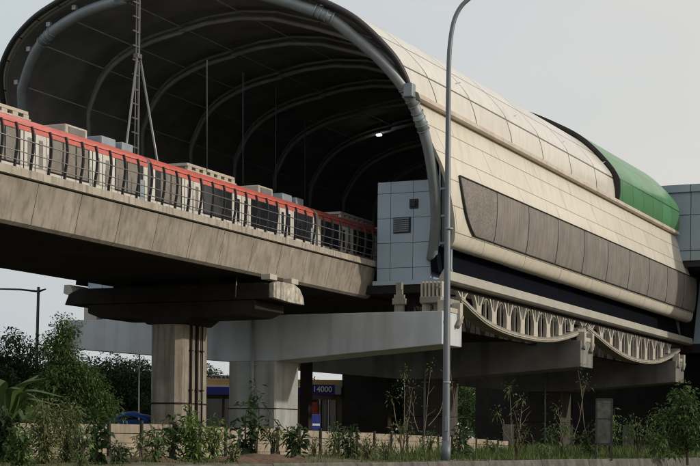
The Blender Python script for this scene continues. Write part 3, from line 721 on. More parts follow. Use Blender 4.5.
# ---------------------------------------------------------------- train
tt = thing('commuter_train', (-38.95, 69, 10.36), 'white and red light rail train entering the station on the viaduct', 'train')
XS = -37.6
def car(yc, style):
    L = 16.7; y0, y1 = yc - L / 2, yc + L / 2
    sec = [(-37.72, 10.75), (XS, 11.2), (XS, 13.52), (XS, 13.56), (-37.66, 13.8), (-37.85, 14.0), (-38.2, 14.1), (-39.7, 14.1), (-40.05, 14.0), (-40.24, 13.8), (-40.3, 13.56), (-40.3, 11.2), (-40.18, 10.75)]
    b = MB(); b.prism(sec, y0, y1, bev=.0); body = b.build('train_car', M['train_white'], tt)
    b = MB(); b.prism([(XS + .02, 13.52), (XS + .035, 13.66), (-37.63, 13.84), (-37.84, 14.03), (-38.15, 14.13), (-38.4, 14.14), (-38.4, 14.08), (-38.2, 14.08), (-37.9, 13.9), (-37.75, 13.52)], y0 + .02, y1 - .02)
    b.build('red_cantrail', M['train_red'], body)
    b = MB(); b.box(XS + .02, XS + .045, y0 + .05, y1 - .05, 13.70, 13.72); b.build('cantrail_line', M['rail_dark'], body)
    b = MB(); b.box(-40.0, -38.45, y0 + .1, y1 - .1, 14.1, 14.14); b.build('roof_sheet', M['train_roof'], body)
    b = MB(); b.box(XS, XS + .006, y0 + .35, y1 - .35, 12.14, 13.51); wband = b.build('window_band', M['black'], body)
    doors = [yc - 4.75, yc, yc + 4.75]
    for d_ in doors:
        for s in (-1, 1):
            ya, yb = sorted((d_ + s * .03, d_ + s * .71))
            b = MB(); b.box(XS + .008, XS + .035, ya, yb, 11.0, 13.5, .006); dr = b.build('door', M['train_white'], body)
            b = MB(); b.box(XS + .036, XS + .042, ya + .2, yb - .2, 12.2, 13.3, .002); b.build('door_window', M['win_grey'] if style(d_) else M['glass'], dr)
        b = MB(); b.box(XS + .001, XS + .007, d_ - .755, d_ + .755, 11.0, 13.44); b.build('door_seal', M['rail_dark'], body)
        for ya, yb in ((d_ - .95, d_ - .76), (d_ + .76, d_ + .95)):
            b = MB(); b.box(XS + .007, XS + .02, ya, yb, 11.2, 13.5); b.build('door_pillar', M['train_white'], body)
    spans = [(y0 + .75, doors[0] - 1.0), (doors[0] + 1.0, doors[1] - 1.0), (doors[1] + 1.0, doors[2] - 1.0), (doors[2] + 1.0, y1 - .75)]
    for a, c in spans:
        n = max(1, round((c - a) / .95)); wd = (c - a) / n
        for k in range(n):
            b = MB(); b.box(XS + .007, XS + .016, a + k * wd + .06, a + (k + 1) * wd - .05, 12.2, 13.48, .003)
            b.build('window', M['win_grey'] if style(a + k * wd) else M['glass'], body)
    b = MB(); b.box(XS + .001, XS + .009, y0 + .1, y1 - .1, 11.98, 12.0); b.build('body_seam', M['rail_dark'], body)
    # roof gear
    b = MB(); ya = yc - 1.9
    b.box(-39.9, -38.15, ya - 2.4, ya + 2.4, 14.14, 14.2)
    b.box(-39.8, -38.2, ya - 2.3, ya + 2.3, 14.36, 14.50, .02)
    for k in range(7): b.box(-38.4, -38.22, ya - 2.2 + k * .7, ya - 1.85 + k * .7, 14.2, 14.37)
    b.box(-39.7, -38.5, ya - 2.1, ya + 2.1, 14.2, 14.37); b.build('air_conditioner', M['ac'], body)
    b = MB(); ya = yc + 3.9
    b.box(-39.7, -38.3, ya - .8, ya + .8, 14.14, 14.56, .06); b.build('vent_box', M['ac'], body)
    b = MB(); b.box(-38.36, -38.28, ya - .6, ya + .6, 14.2, 14.46); b.build('vent_grille', M['train_roof'], body)
    for ya, yb in ((yc + 5.7, yc + 6.8), (yc + 7.3, yc + 8.2)):
        b = MB(); b.box(-39.6, -38.25, ya, yb, 14.14, 14.52, .05); b.build('roof_unit', M['ac2'], body)
    # cab-end side frame
    b = MB(); b.box(XS + .017, XS + .03, y1 - .62, y1 - .25, 11.6, 12.9, .01); b.build('side_indicator', M['ac2'], body)
car(69.0 - 34.0, lambda y: True); car(69.0 - 17.0, lambda y: True); car(69.0, lambda y: y < 65.2); car(86.0, lambda y: False)
for yy in (43.5, 60.5, 77.5):
    b = MB(); b.box(-40.1, -37.85, yy - .17, yy + .17, 10.9, 13.85)
    for k in range(4): b.box(-40.15, -37.8, yy - .14 + k * .08, yy - .11 + k * .08, 10.85, 13.9)
    b.build('gangway_bellows', M['rail_dark'], tt)

# ---------------------------------------------------------------- catenary style mast between the tracks
mt = thing('signal_mast', (-41.8, 66.1, 10.2), 'tall slim lattice mast with splayed legs rising behind the train', 'mast')
P0 = Vector((-41.8, 66.1, 10.2))
b = MB(); b.tube([P0 + Vector((-.02, .13, 0)), P0 + Vector((-.02, .13, 14.2))], .06, 8); b.build('mast_pole', M['mast'], mt)
b = MB(); b.tube([P0 + Vector((.0, -.24, 0)), P0 + Vector((.0, -.14, 14.2))], .035, 6); b.build('mast_pole', M['mast'], mt)
b = MB()
for k in range(20):
    z = .5 + k * .7
    b.box(P0.x - .03, P0.x + .03, P0.y - .45, P0.y + .1, P0.z + z, P0.z + z + .07)
b.build('climbing_pegs', M['mast'], mt)
for dy in (-2.85, 2.6):
    for dx in (0.6,):
        b = MB(); b.tube([P0 + Vector((dx, dy, .2)), P0 + Vector((.05, dy * .04, 9.9))], .06, 7); b.build('splayed_leg', M['rail_grey'], mt)
b = MB(); b.box(P0.x - .14, P0.x + .14, P0.y - .2, P0.y + .2, P0.z + 9.75, P0.z + 10.0, .03); b.build('mast_collar', M['mast'], mt)
b = MB(); b.box(P0.x - .6, P0.x + .6, P0.y - 1, P0.y + 1, P0.z + .0, P0.z + .25); b.build('mast_base', M['steel_dark'], mt)

# ---------------------------------------------------------------- street lamps
L0 = gp(446.2, 50, 0.9)
lt = thing('street_lamp', L0, 'tall tapered grey street lamp with curved arm in front of the station', 'street lamp', 'street lamps')
pts = [Vector((L0.x, L0.y, .9))] + [at(x, y, d=50) for x, y in ((447.0, 300), (448.0, 150), (448.8, 70), (450.3, 42), (454, 21), (460, 8), (467.5, 0), (480, -9), (500, -17), (525, -22))]
pp = spline(pts, 5)
tot = [0]
for a, c in zip(pp, pp[1:]): tot.append(tot[-1] + (c - a).length)
b = MB(); b.tube(pp, [.125 - .065 * (t / tot[-1]) for t in tot], 12); b.build('pole', M['pole'], lt)
b = MB(); b.tube([L0, L0 + Vector((0, 0, .7))], .15, 12); b.box(L0.x - .25, L0.x + .25, L0.y - .25, L0.y + .25, .85, 1.0, .02); b.build('base', M['pole'], lt)
b = MB(); b.box(L0.x + .02, L0.x + .13, L0.y - .17, L0.y - .10, 1.9, 2.35, .01); b.build('access_hatch', M['steel'], lt)
for z_ in (3.4, 8.2):
    b = MB(); b.tube([Vector((L0.x + (z_ - 1) * .003, L0.y, z_)), Vector((L0.x + (z_ - 1) * .003, L0.y, z_ + .06))], .128, 12); b.build('joint_collar', M['steel'], lt)
e = pp[-1]; dr = (pp[-1] - pp[-3]).normalized()
b = MB(); b.tube([e - dr * .1, e + dr * .1, e + dr * .45, e + dr * .9], [.07, .13, .17, .08], 10); b.build('lamp_head', M['pole'], lt)
L1 = gp(34.5, 105, 1.0)
lt = thing('street_lamp', L1, 'distant dark street lamp with level double arm left of the viaduct', 'street lamp', 'street lamps')
top = at(38.5, 287, d=105)
b = MB(); b.tube([L1, top], [.12, .09], 10); b.build('pole', M['rail_dark'], lt)
j = at(38.3, 291.5, d=105)
b = MB(); b.tube([j, at(20, 289.5, d=105), at(2, 289, d=105), at(-12, 289.5, d=105)], [.07, .06, .05, .04], 8); b.build('arm', M['rail_dark'], lt)
b = MB(); b.tube([j, at(46, 289, d=105)], [.09, .04], 8); b.build('arm', M['rail_dark'], lt)
a = at(-13, 289.5, d=105); b = MB(); b.tube([a, a - Vector((.35, .2, 0)), a - Vector((.8, .4, .02))], [.08, .13, .06], 8); b.build('lamp_head', M['rail_dark'], lt)
g0 = gp(138.6, 96, 1.0)
b = MB(); b.tube([g0, g0 + Vector((0, 0, 5.9))], [.055, .04], 8); tag(b.build('thin_pole', M['signwhite']), 'thin pale upright pole behind the fence left of the big concrete pier', 'pole')

# ---------------------------------------------------------------- fence
ft = thing('panel_fence', (-24.5, 45, 1), 'low tan concrete panel fence with dark posts behind the saplings', 'fence')
FP = [(-170, 422), (-130, 422.5), (-92, 423), (-54, 423.5), (-16, 423.5), (10, 423.5), (42, 423.5), (74, 423.8), (107, 424), (139.5, 424.3), (172, 425), (198, 426), (224, 427), (250, 428), (276, 429.2), (298, 430.2), (319, 431), (337.5, 431.8), (355.5, 432.4), (373, 433.2), (390, 434), (406, 434.8), (422, 435.8), (437, 436.6), (451, 437.4), (464, 438.2), (475, 439), (486, 439.8), (497, 440.6), (508, 441.2)]
fa, fb = Vector((-24.75, 38.8)), Vector((-26.84, 67.3))
def fpt(px):
    q = ray(px, 440); # intersect ray line with fence line
    d = fb - fa; den = q.x * d.y - q.y * d.x
    t = (fa.x * d.y - fa.y * d.x) / den; return Vector((q.x * t, q.y * t))
P = []
for x, y in FP:
    f = fpt(x); q = ray(x, y); t = f.y / q.y; P.append((f.x, f.y, EZ + q.z * t))
for (xa, ya, za), (xb, yb, zb) in zip(P, P[1:]):
    d = Vector((xb - xa, yb - ya, 0)); n = Vector((-d.y, d.x, 0)).normalized() * .03
    zt = (za + zb) / 2 + random.uniform(-.015, .015); H = .27
    k = 0; z1 = zt
    while z1 > .95:
        z0 = z1 - H + .018; b = MB(); j = Vector((random.uniform(-.008, .008), 0, 0))
        A, Bv = Vector((xa, ya, 0)) + d * .01 + j, Vector((xb, yb, 0)) - d * .01 + j
        v = [A - n, Bv - n, Bv + n, A + n]
        lo = [b.bm.verts.new((q.x, q.y, z0)) for q in v]; hi = [b.bm.verts.new((q.x, q.y, z1)) for q in v]
        b.bm.faces.new(lo[::-1]); b.bm.faces.new(hi)
        for i in range(4): b.bm.faces.new([lo[i], lo[(i + 1) % 4], hi[(i + 1) % 4], hi[i]])
        bmesh.ops.recalc_face_normals(b.bm, faces=b.bm.faces[:]); b.build('fence_plank', M['fence'], ft); z1 -= H
for x, y, z in P:
    b = MB(); b.box(x - .01, x + .10, y - .045, y + .045, .85, z + .06 + random.uniform(0, .05)); b.build('fence_post', M['fencepost'], ft)

# heaps of freshly dug red earth round the saplings
M['earth'] = mat('red_brown_earth', (.11, .066, .04), .95, var=.4, scale=5, bump=.8)
fa_, fb_ = Vector((fa.x, fa.y, 0)), Vector((fb.x, fb.y, 0))
for px, dd, rx, hz, lab in ((236, 42, 1.0, .22, 'low heap of red earth left of the tall dark sapling'), (262, 43, 1.2, .30, 'larger heap of red earth under the drooping sapling'), (292, 44, .8, .20, 'small heap of red earth right of the drooping sapling'), (150, 40, .9, .16, 'low dark earth heap at the foot of the big pier')):
    c = gp(px, dd, 0); c.z = gz(c.x, c.y) - .05; b = MB(); n1 = 14; rows = []
    for i in range(n1 + 1):
        row = []
        for j in range(n1 + 1):
            u, v = i / n1 * 2 - 1, j / n1 * 2 - 1; rr = min(1, math.hypot(u, v)); x_, y_ = c.x + u * rx, c.y + v * rx * 1.3
            row.append(b.bm.verts.new((x_, y_, c.z + hz * (1 - rr * rr) ** 1 * (1 + .7 * noise.noise(Vector((x_ * 3, y_ * 3, 2)))) - .04 * rr)))
        rows.append(row)
    for A, B in zip(rows, rows[1:]):
        for j in range(n1): b.bm.faces.new([A[j], B[j], B[j + 1], A[j + 1]])
    tag(b.build('earth_heap', M['earth'], smooth=True), lab, 'earth heap', 'earth heaps round the saplings')

# ---------------------------------------------------------------- blue tarp stall
c = gp(131, 82, 1.0)
tp = thing('tarp_shelter', c, 'blue tarpaulin shelter seen over the fence beside the pier', 'shelter')
b = MB(); nx = 14
rows = []
for i in range(nx + 1):
    for_row = []
    for j in range(7):
        u, v = i / nx * 2 - 1, j / 6 * 2 - 1
        p = c + Vector((C_, S_, 0)) * (u * 1.05) + Vector((-S_, C_, 0)) * (v * 1.3)
        p.z = 1.0 + 1.95 - .25 * abs(u) ** 1.5 - .22 * v * v + .06 * noise.noise(Vector((u * 3, v * 3, 0)))
        for_row.append(b.bm.verts.new(p))
    rows.append(for_row)
for A, B in zip(rows, rows[1:]):
    for j in range(6): b.bm.faces.new([A[j], A[j + 1], B[j + 1], B[j]])
g_ = bmesh.ops.extrude_face_region(b.bm, geom=b.bm.faces[:])
for v in g_['geom']:
    if isinstance(v, bmesh.types.BMVert): v.co.z -= .03
# hanging skirt
for u in (-1, 1):
    for v in (-1, 1): pass
b.build('tarp', M['tarp'], tp, smooth=True)
b = MB(); A = c + Vector((C_, S_, 0)) * -1.0 - Vector((-S_, C_, 0)) * 1.28; Bv = c + Vector((C_, S_, 0)) * 1.0 - Vector((-S_, C_, 0)) * 1.28
b.face([A + Vector((0, 0, 1.5)), Bv + Vector((0, 0, 1.5)), Bv + Vector((0, 0, .6)), A + Vector((0, 0, .6))]); bmesh.ops.solidify(b.bm, geom=b.bm.faces[:], thickness=.02); b.build('tarp_side', M['tarp'], tp)
for u in (-1, 1):
    for v in (-1, 1):
        p = c + Vector((C_, S_, 0)) * (u * .98) + Vector((-S_, C_, 0)) * (v * 1.2)
        b = MB(); b.tube([p, p + Vector((0, 0, 1.5))], .03, 6); b.build('pole', M['rail_dark'], tp)

# ---------------------------------------------------------------- minimart behind the piers (local frame facing the road)
DM = 128.0
mo = gp(275, DM, 1.0)
mm = thing('minimart_building', mo, 'shop building with yellow fascia and blue sign seen between the piers', 'shop')
mm.rotation_euler = (0, 0, TH); bpy.context.view_layer.update()
def mbuild(b, name, m):
    o = b.build(name, m, None, origin=(0, 0, 0)); o.parent = mm; return o
ppm = F / DM
def mxx(px): return (px - 275) / ppm * 1.01
def mz(py, px=275): return EZ + (440 + (px - 350) * .0105 - py) / ppm - 1.0
X0, X1 = mxx(196), mxx(343)
b = MB(); b.box(X0, X1, .6, 12, -.1, mz(382)); mbuild(b, 'wall', M['shop_wall'])
b = MB(); b.box(X0, X1, .2, 12.2, mz(386.0), mz(379.2), .03); mbuild(b, 'yellow_fascia', M['yellow'])
b = MB(); b.box(X0, X1, .0, .2, mz(387.2), mz(386.1)); mbuild(b, 'white_stripe', M['signwhite'])
b = MB(); b.box(X0, mxx(300), -.6, .2, mz(396), mz(387.6), .03); mbuild(b, 'blue_awning', M['blue'])
b = MB(); b.box(mxx(204), mxx(226), 4.5, 4.8, mz(382), mz(373.6), .02); sg = mbuild(b, 'name_board', M['grey'])
b = MB(); b.box(mxx(311), mxx(333.5), -.35, -.1, mz(394.5), mz(384.4), .02); mbuild(b, 'blue_sign', M['blue'])
b = MB(); b.box(mxx(333.6), mxx(340), -.33, -.1, mz(394), mz(385), .02); mbuild(b, 'square_emblem', M['grey'])
for a, c2 in ((204, 222), (224, 250), (310, 318), (321, 326), (329, 335)):
    b = MB(); b.box(mxx(a), mxx(c2), .5, .62, .1, mz(399), .02); mbuild(b, 'shop_window', M['glass'])
b = MB(); b.box(mxx(318.2), mxx(319.4), .3, .62, 0, mz(399)); b.box(mxx(327), mxx(328.2), .3, .62, 0, mz(399)); mbuild(b, 'shopfront_pillar', M['signwhite'])
b = MB(); b.box(mxx(311), mxx(317.5), -.5, .45, .05, mz(402), .1); mbuild(b, 'red_cooler', M['red'])
def text(s, x, y, z, h, m, parent):
    cu = bpy.data.curves.new('lettering', 'FONT'); cu.body = s; cu.size = h; cu.extrude = .02; cu.align_x = 'CENTER'; cu.align_y = 'CENTER'; cu.offset = .012
    cu.materials.append(m); tmp = bpy.data.objects.new('tmp', cu); COL.objects.link(tmp); bpy.context.view_layer.update(); me = bpy.data.meshes.new_from_object(tmp); bpy.data.objects.remove(tmp); o = bpy.data.objects.new('lettering', me); COL.objects.link(o); o.location = (x, y, z); o.rotation_euler = (R(90), 0, 0); o.parent = parent; return o
text('OTRANS', mxx(216), 4.46, mz(377.4), .62, M['letters_dark'], mm)
text('14000', mxx(321.5), -.37, mz(389.2), .62, M['signwhite'], mm)
# small blue/white notice at the fence, by the shop
p = gp(316, 60, 1.0)
nb = thing('notice_board', p, 'small blue notice board on a post behind the fence by the shop', 'sign')
b = MB(); b.box(-.16, .16, -.02, .02, .95, 1.55, .01); o = b.build('board', M['blue'], None, origin=(0, 0, 0)); o.parent = nb
b = MB(); b.box(-.14, .14, -.03, -.02, 1.12, 1.2); o = b.build('stripe', M['signwhite'], None, origin=(0, 0, 0)); o.parent = nb
b = MB(); b.box(-.03, .03, .021, .07, 0, 1.5); o = b.build('post', M['fencepost'], None, origin=(0, 0, 0)); o.parent = nb
nb.rotation_euler = (0, 0, TH)
# faded upright signboard among the shrubs on the right
p = gp(604, 58, .95)
nb = thing('upright_signboard', p, 'faded grey upright signboard on legs among the shrubs', 'sign')
b = MB(); b.box(-.28, .28, -.03, .03, .62, 2.2, .02); o = b.build('panel', M['cabinet'], None, origin=(0, 0, 0)); o.parent = nb
b = MB()
for q in ((-.31, -.27, .55, 2.25), (.27, .31, .55, 2.25)): b.box(q[0], q[1], -.05, .05, 0, q[3])
b.box(-.31, .31, -.05, .05, 2.2, 2.25); b.box(-.31, .31, -.05, .05, .56, .62); b.box(-.31, .31, -.045, .045, 1.5, 1.54); o = b.build('frame', M['rail_dark'], None, origin=(0, 0, 0)); o.parent = nb
nb.rotation_euler = (0, 0, TH)

# ---------------------------------------------------------------- vegetation
UPV = Vector((0, 0, 1))
def leaf(b, p, d, size, wd=.45, droop=.3):
    """one folded leaf"""
    d = d.normalized(); s = d.cross(UPV)
    if s.length < .1: s = Vector((1, 0, 0))
    s.normalize(); s = (s + UPV * random.uniform(-.6, .6)).normalized()
    m = p + d * size * .5; t = p + d * size - UPV * size * droop
    w_ = size * wd * .5
    v = [b.bm.verts.new(q) for q in (p, m + s * w_, t, m - s * w_)]
    b.bm.faces.new(v)
def rdir(up=0.0):
    while 1:
        v = Vector((random.uniform(-1, 1), random.uniform(-1, 1), random.uniform(-1, 1)))
        if .05 < v.length < 1: v.normalize(); v.z += up; return v.normalized()
def cluster(b, c, r, n, size, up=.0, wd=.45, flat=.8):
    for _ in range(n):
        v = rdir(); rr = r * random.random() ** .45
        p = c + Vector((v.x * rr, v.y * rr, v.z * rr * flat))
        leaf(b, p, (v + rdir() * .8 + UPV * up), size * random.uniform(.6, 1.3), wd)
def limb(b, p, q, r0, r1, n=4, wob=.08):
    L = (q - p).length; pts = [p]
    for i in range(1, n): pts.append(p.lerp(q, i / n) + rdir() * wob * L * .5)
    pts.append(q); b.tube(pts, [r0 + (r1 - r0) * i / n for i in range(n + 1)], 6, False)
def tree(name, base, h, crown, nclump, nleaf, size, lm, label, cat='tree', group=None, trunk_r=.1, bark='bark', clump_r=.5, trunk_top=.75, wd=.45, up=0):
    """crown: list of (dx_right, z, rx, rz) blobs in the picture's plane, as fractions of real metres"""
    t = thing(name, base, label, cat, group)
    right, fwd = Vector((C_, S_, 0)), Vector((-S_, C_, 0))
    b = MB(); top = base + UPV * h * trunk_top + right * random.uniform(-.1, .1)
    limb(b, base - UPV * .15, top, trunk_r, trunk_r * .35, 6, .03)
    lb = MB(); tot = sum(c[2] * c[3] for c in crown)
    for (dx, z, rx, rz) in crown:
        cc = base + right * dx + UPV * z; nn = max(2, round(nclump * rx * rz / tot))
        for _ in range(nn):
            v = rdir(); rr = random.random() ** .5
            p = cc + right * v.x * rx * rr + fwd * v.y * rx * rr * .9 + UPV * v.z * rz * rr
            if p.z < base.z + .2: p.z = base.z + random.uniform(.2, .5)
            cluster(lb, p, clump_r * random.uniform(.6, 1.2), nleaf, size, up, wd)
            if random.random() < .45:
                st_ = base.lerp(top, max(.15, min(.98, (p.z - base.z) / (h * trunk_top) * .7)))
                limb(b, st_, p, trunk_r * .3, trunk_r * .08, 4, .15)
    b.build('trunk', M[bark], t); lb.build('crown', M[lm], t)
    return t
def line_d(px, p0, p1):
    q = ray(px, 440); d = p1 - p0; return (p0.x * d.y - p0.y * d.x) / (q.x * d.y - q.y * d.x)
def between(px, f):          # distance of a spot between the barrier (f=0) and the fence (f=1)
    a = line_d(px, BL0, BL1) + .5; c = line_d(px, Vector((fa.x, fa.y, 0)), Vector((fb.x, fb.y, 0))) - .3
    if px > 500: c = min(c, a + 16)
    return a + (c - a) * f
def ztop(px, y, d): return EZ + (440 + (px - 350) * .0105 - y) * d / F
def shrub(px, f, ytop, wpx, label, lm='leaf', size=.13, n=500, stems=5, group='young shrubs along the barrier', name='shrub', up=.1, wd=.4, lean=0, bare=0.0, bark='bark'):
    """stems fanning from the ground with leaves set along them"""
    d = between(px, f); base = gp(px, d, 0); base.z = gz(base.x, base.y) - .02; h = max(.2, ztop(px, ytop, d) - base.z)
    t = thing(name, base, label, 'shrub' if name == 'shrub' else name.split('_')[-1], group)
    right, fwd = Vector((C_, S_, 0)), Vector((-S_, C_, 0)); W_ = wpx / (F / d) / 2
    b = MB(); lb = MB()
    for k in range(stems):
        a = max(-1, min(1, (k + .5) / stems * 2 - 1 + random.uniform(-.25, .25))); hh = h * (1 - .35 * a * a) * random.uniform(.75, 1.05) if stems > 1 else h
        q = base + right * (a * W_ * random.uniform(.6, 1) + lean * hh) + fwd * random.uniform(-.6, .6) * W_ + UPV * hh
        mid = base.lerp(q, .5) + right * (-a * W_ * .2) + rdir() * .06 * hh
        pts = spline([base + rdir() * .04, base.lerp(mid, .5), mid, mid.lerp(q, .5) + rdir() * .03 * hh, q], 3)
        b.tube(pts, [.022 * (1.05 - i / len(pts)) + .004 for i in range(len(pts))], 5, False)
        m = int(n * (.95 if wd > .28 else 1.2)) // stems
        for _ in range(m):
            f = bare + (1 - bare) * random.random() ** .8; i = min(len(pts) - 2, int(f * (len(pts) - 1)))
            p = pts[i].lerp(pts[i + 1], random.random()); v = rdir(up); v.z *= .7
            ext = random.random() ** 1.5 * .5 * W_ + .01
            leaf(lb, p + v * ext, v, size * 1.4 * random.uniform(.55, 1.3), wd * 1.15, random.uniform(.2, .6))
    b.build('stems', M[bark], t); lb.build('leaves', M[lm], t)
    return t
def bare(px, f, h, tips, label, leaves=0, lm='leafpale', group='thin bare saplings'):
    base = gp(px, between(px, f), 0); base.z = gz(base.x, base.y) - .02
    t = thing('bare_sapling', base, label, 'sapling', group); b = MB(); right, fwd = Vector((C_, S_, 0)), Vector((-S_, C_, 0))
    lb = MB(); any_ = False
    for dx, z0, z1 in tips:
        s = base + UPV * z0 + right * dx * .25 * (z0 > .1); q = base + right * dx + UPV * z1 + fwd * random.uniform(-.3, .3)
        pts = spline([s, s.lerp(q, .35) + right * dx * .12, s.lerp(q, .7), q], 4)
        b.tube(pts, [.014 * (1.1 - i / len(pts)) + .003 for i in range(len(pts))], 5, False)
        for k in (5, 8):
            if k < len(pts): limb(b, pts[k], pts[k] + right * random.uniform(-.4, .4) + UPV * random.uniform(.2, .6), .01, .004, 3, .1)
        for _ in range(leaves): v = rdir(.2); leaf(lb, q + v * random.uniform(0, .35), v, random.uniform(.1, .2), .3, .4); any_ = True
    b.build('stems', M['barkpale'], t)
    if any_: lb.build('leaves', M[lm], t)
    return t

# big tree on the left, in front of the pale beam
base = gp(72, 58, 1.0); base.z = gz(base.x, base.y) - .05
tree('broadleaf_tree', base, 5.0, [(-.25, 4.5, .32, .6), (-.6, 3.7, .6, .8), (-.05, 3.3, .6, .6), (-.3, 2.6, 1.1, .8), (.75, 2.45, .6, .55), (1.25, 1.75, .5, .6), (-.7, 1.7, 1.1, .9), (.35, 1.5, 1.0, .8)], 300, 80, .12, 'leaf', 'tall leafy tree with pointed top left of the big concrete pier', clump_r=.42, trunk_r=.09)
# background trees
random.seed(21)
bgt = [(-150, 88, 5.5, 'leafdark'), (-75, 84, 6.0, 'leaf'), (-22, 86, 4.9, 'leafdark'), (6, 92, 6.8, 'leafdark'), (26, 100, 5.6, 'leafdark'), (52, 96, 5.0, 'leafdark'), (100, 108, 6.0, 'leafdark'), (125, 118, 7.0, 'leafdark'), (147, 125, 6.8, 'leafdark'), (84, 130, 6.5, 'leafdark')]
labs = ['dark tree well left of the banana plants beyond the fence', 'greener tree left of the banana plants beyond the fence', 'dark tree at the left edge of the picture, behind the banana plant', 'dark round tree rising above the banana plant', 'dark tree just left of the distant street lamp foot', 'low dark tree right of the distant street lamp foot', 'dark tree behind the tall leafy tree, under the pale beam tip', 'dark tree under the middle of the left pale beam', 'dark tree beside the thin pale pole', 'dark tree far behind the pointed tall tree']
for (px, d, h, lm), lab in zip(bgt, labs):
    base = gp(px, d, 1.0)
    tree('background_tree', base, h, [(0, h * .72, h * .30, h * .27), (-h * .22, h * .5, h * .26, h * .26), (h * .24, h * .46, h * .28, h * .26), (0, h * .25, h * .36, h * .22)], 150, 95, .26, lm, lab, group='trees beyond the fence on the left', clump_r=.85, trunk_r=.16)
far = [(212, 170, 8.2, 'leafdark', 'tree top above the shop between the two near piers'), (236, 175, 7.6, 'leafdark', 'tree hidden mostly by the nearest hammerhead pier'), (322, 172, 7.0, 'leafdark', 'tree behind the blue shop sign'), (394, 140, 8.5, 'leafbright', 'sunlit green tree in the left gap between the dark columns'), (464, 205, 10.5, 'leaf', 'green tree in the gap right of the street lamp'), (476, 235, 12, 'leafdark', 'darker tree farther back in the gap right of the street lamp')]
for px, d, h, lm, lab in far:
    tree('background_tree', gp(px, d, 1.0), h, [(0, h * .7, h * .28, h * .28), (-h * .18, h * .42, h * .3, h * .3), (h * .2, h * .3, h * .3, h * .3)], 110, 110, .34, lm, lab, group='trees beyond the station', clump_r=.8, trunk_r=.18)
for i_, (x_, y_, h_) in enumerate(((-7, 100, 10), (-6, 110, 12), (-8, 121, 13), (-6, 132, 12.5), (-8, 143, 13), (-7, 88, 8))):  # out-of-view trees added to keep low sun off the undercroft
    tree('unseen_shade_tree', Vector((x_, y_, .9)), h_, [(0, h_ * .72, h_ * .30, h_ * .24), (-h_ * .2, h_ * .5, h_ * .3, h_ * .24), (h_ * .2, h_ * .5, h_ * .3, h_ * .24), (0, h_ * .25, h_ * .34, h_ * .2)], 90, 50, .42, 'leafdark', 'added out-of-view tree shading the undercroft from the right, tree ' + ('one two three four five six'.split()[i_]), group='added trees shading the undercroft', clump_r=1.0, trunk_r=.18)
# distant wooded skyline, one mass
random.seed(5)
b = MB()
for k in range(900):
    px = random.uniform(-60, 760); d = random.uniform(290, 360)
    c = gp(px, d, 1.0); hh = 9 + 3.5 * noise.noise(Vector((px * .03, 0, 0)))
    c.z = random.uniform(.5, hh)
    cluster(b, c, 2.4, 16, 1.2)
tag(b.build('distant_woods', M['leafdark']), 'continuous distant tree line along the horizon behind the station', 'woods', kind='stuff')

# banana plant at the left edge
def banana(px, d, label, n, hh):
    base = gp(px, d, 0); base.z = gz(base.x, base.y) - .03
    t = thing('banana_plant', base, label, 'plant', 'banana plants'); right, fwd = Vector((C_, S_, 0)), Vector((-S_, C_, 0))
    b = MB(); b.tube([base, base + UPV * hh * .4 + right * .04], [.09, .05], 8); b.build('stem', M['leafpale'], t)
    for k in range(n):
        a = k * 2.4 + .3; dirn = right * math.cos(a) + fwd * math.sin(a) * .7; Lh = hh * random.uniform(.55, .8)
        p0 = base + UPV * hh * random.uniform(.3, .42); el = random.uniform(.7, 1.5)
        mid = p0 + dirn * Lh * .3 + UPV * Lh * .42 * el; tip = mid + dirn * Lh * .55 - UPV * Lh * random.uniform(-.25, .35)
        cl = spline([p0, p0.lerp(mid, .5) + UPV * .03, mid, tip], 5); b = MB(); sd_ = dirn.cross(UPV).normalized()
        prev = None
        for i, p in enumerate(cl):
            f = i / (len(cl) - 1); wv = .16 * math.sin(math.pi * min(1, max(.02, (f - .12) / .88))) ** .7 if f > .12 else .012
            rr_ = [b.bm.verts.new(p + sd_ * wv - UPV * wv * .35), b.bm.verts.new(p), b.bm.verts.new(p - sd_ * wv - UPV * wv * .35)]
            if prev:
                b.bm.faces.new([prev[0], prev[1], rr_[1], rr_[0]]); b.bm.faces.new([prev[1], prev[2], rr_[2], rr_[1]])
            prev = rr_
        b.build('leaf_blade', M['leafpale'] if k == 0 else M['leaf'], t, smooth=True)
random.seed(3)
banana(7, 41, 'banana plant with broad arching leaves at the left edge', 11, 2.6)
banana(28, 43, 'smaller banana plant beside the larger one', 7, 1.8)
random.seed(11)
S = shrub
S(4, .8, 408, 30, 'dense dark shrub at the very left edge under the banana leaves', lm='leafdark', n=520, size=.16, stems=7)
S(22, .3, 425, 34, 'leafy shrub at the foot of the banana plants', n=420, size=.12, stems=6)
S(44, .5, 398, 50, 'pale feathery shrub right of the banana plants', lm='leafpale', n=1000, size=.12, wd=.22, stems=11)
S(66, .6, 402, 44, 'feathery shrub below the tall leafy tree', lm='leafpale', n=900, size=.12, wd=.2, stems=10)
S(82, .2, 418, 30, 'thin grassy shrub before the leftmost clear fence panel', lm='leaf', n=260, size=.14, wd=.16, stems=9)
S(97, .4, 405, 22, 'narrow dark broad leaved shrub in front of the left fence panels', lm='leafdark', n=120, size=.19, wd=.6, stems=3)
S(119, .3, 440, 30, 'low dark weeds left of the thin fence post', lm='leafdark', n=160, size=.14, wd=.3, stems=8)
S(140, .5, 428, 16, 'small spindly sapling before the fence left of the big pier', lm='leafpale', n=46, size=.15, wd=.3, stems=3, bare=.35)
S(156, .3, 420, 34, 'loose shrub with long leaves at the foot of the big pier', lm='leaf', n=130, size=.2, wd=.22, stems=7)
S(172, .5, 410, 24, 'dark upright shrub touching the big pier', lm='leafdark', n=190, size=.17, wd=.35, stems=5)
S(193, .4, 407, 40, 'dense bright green shrub right of the big pier', lm='leafbright', n=560, size=.15, wd=.35, stems=8)
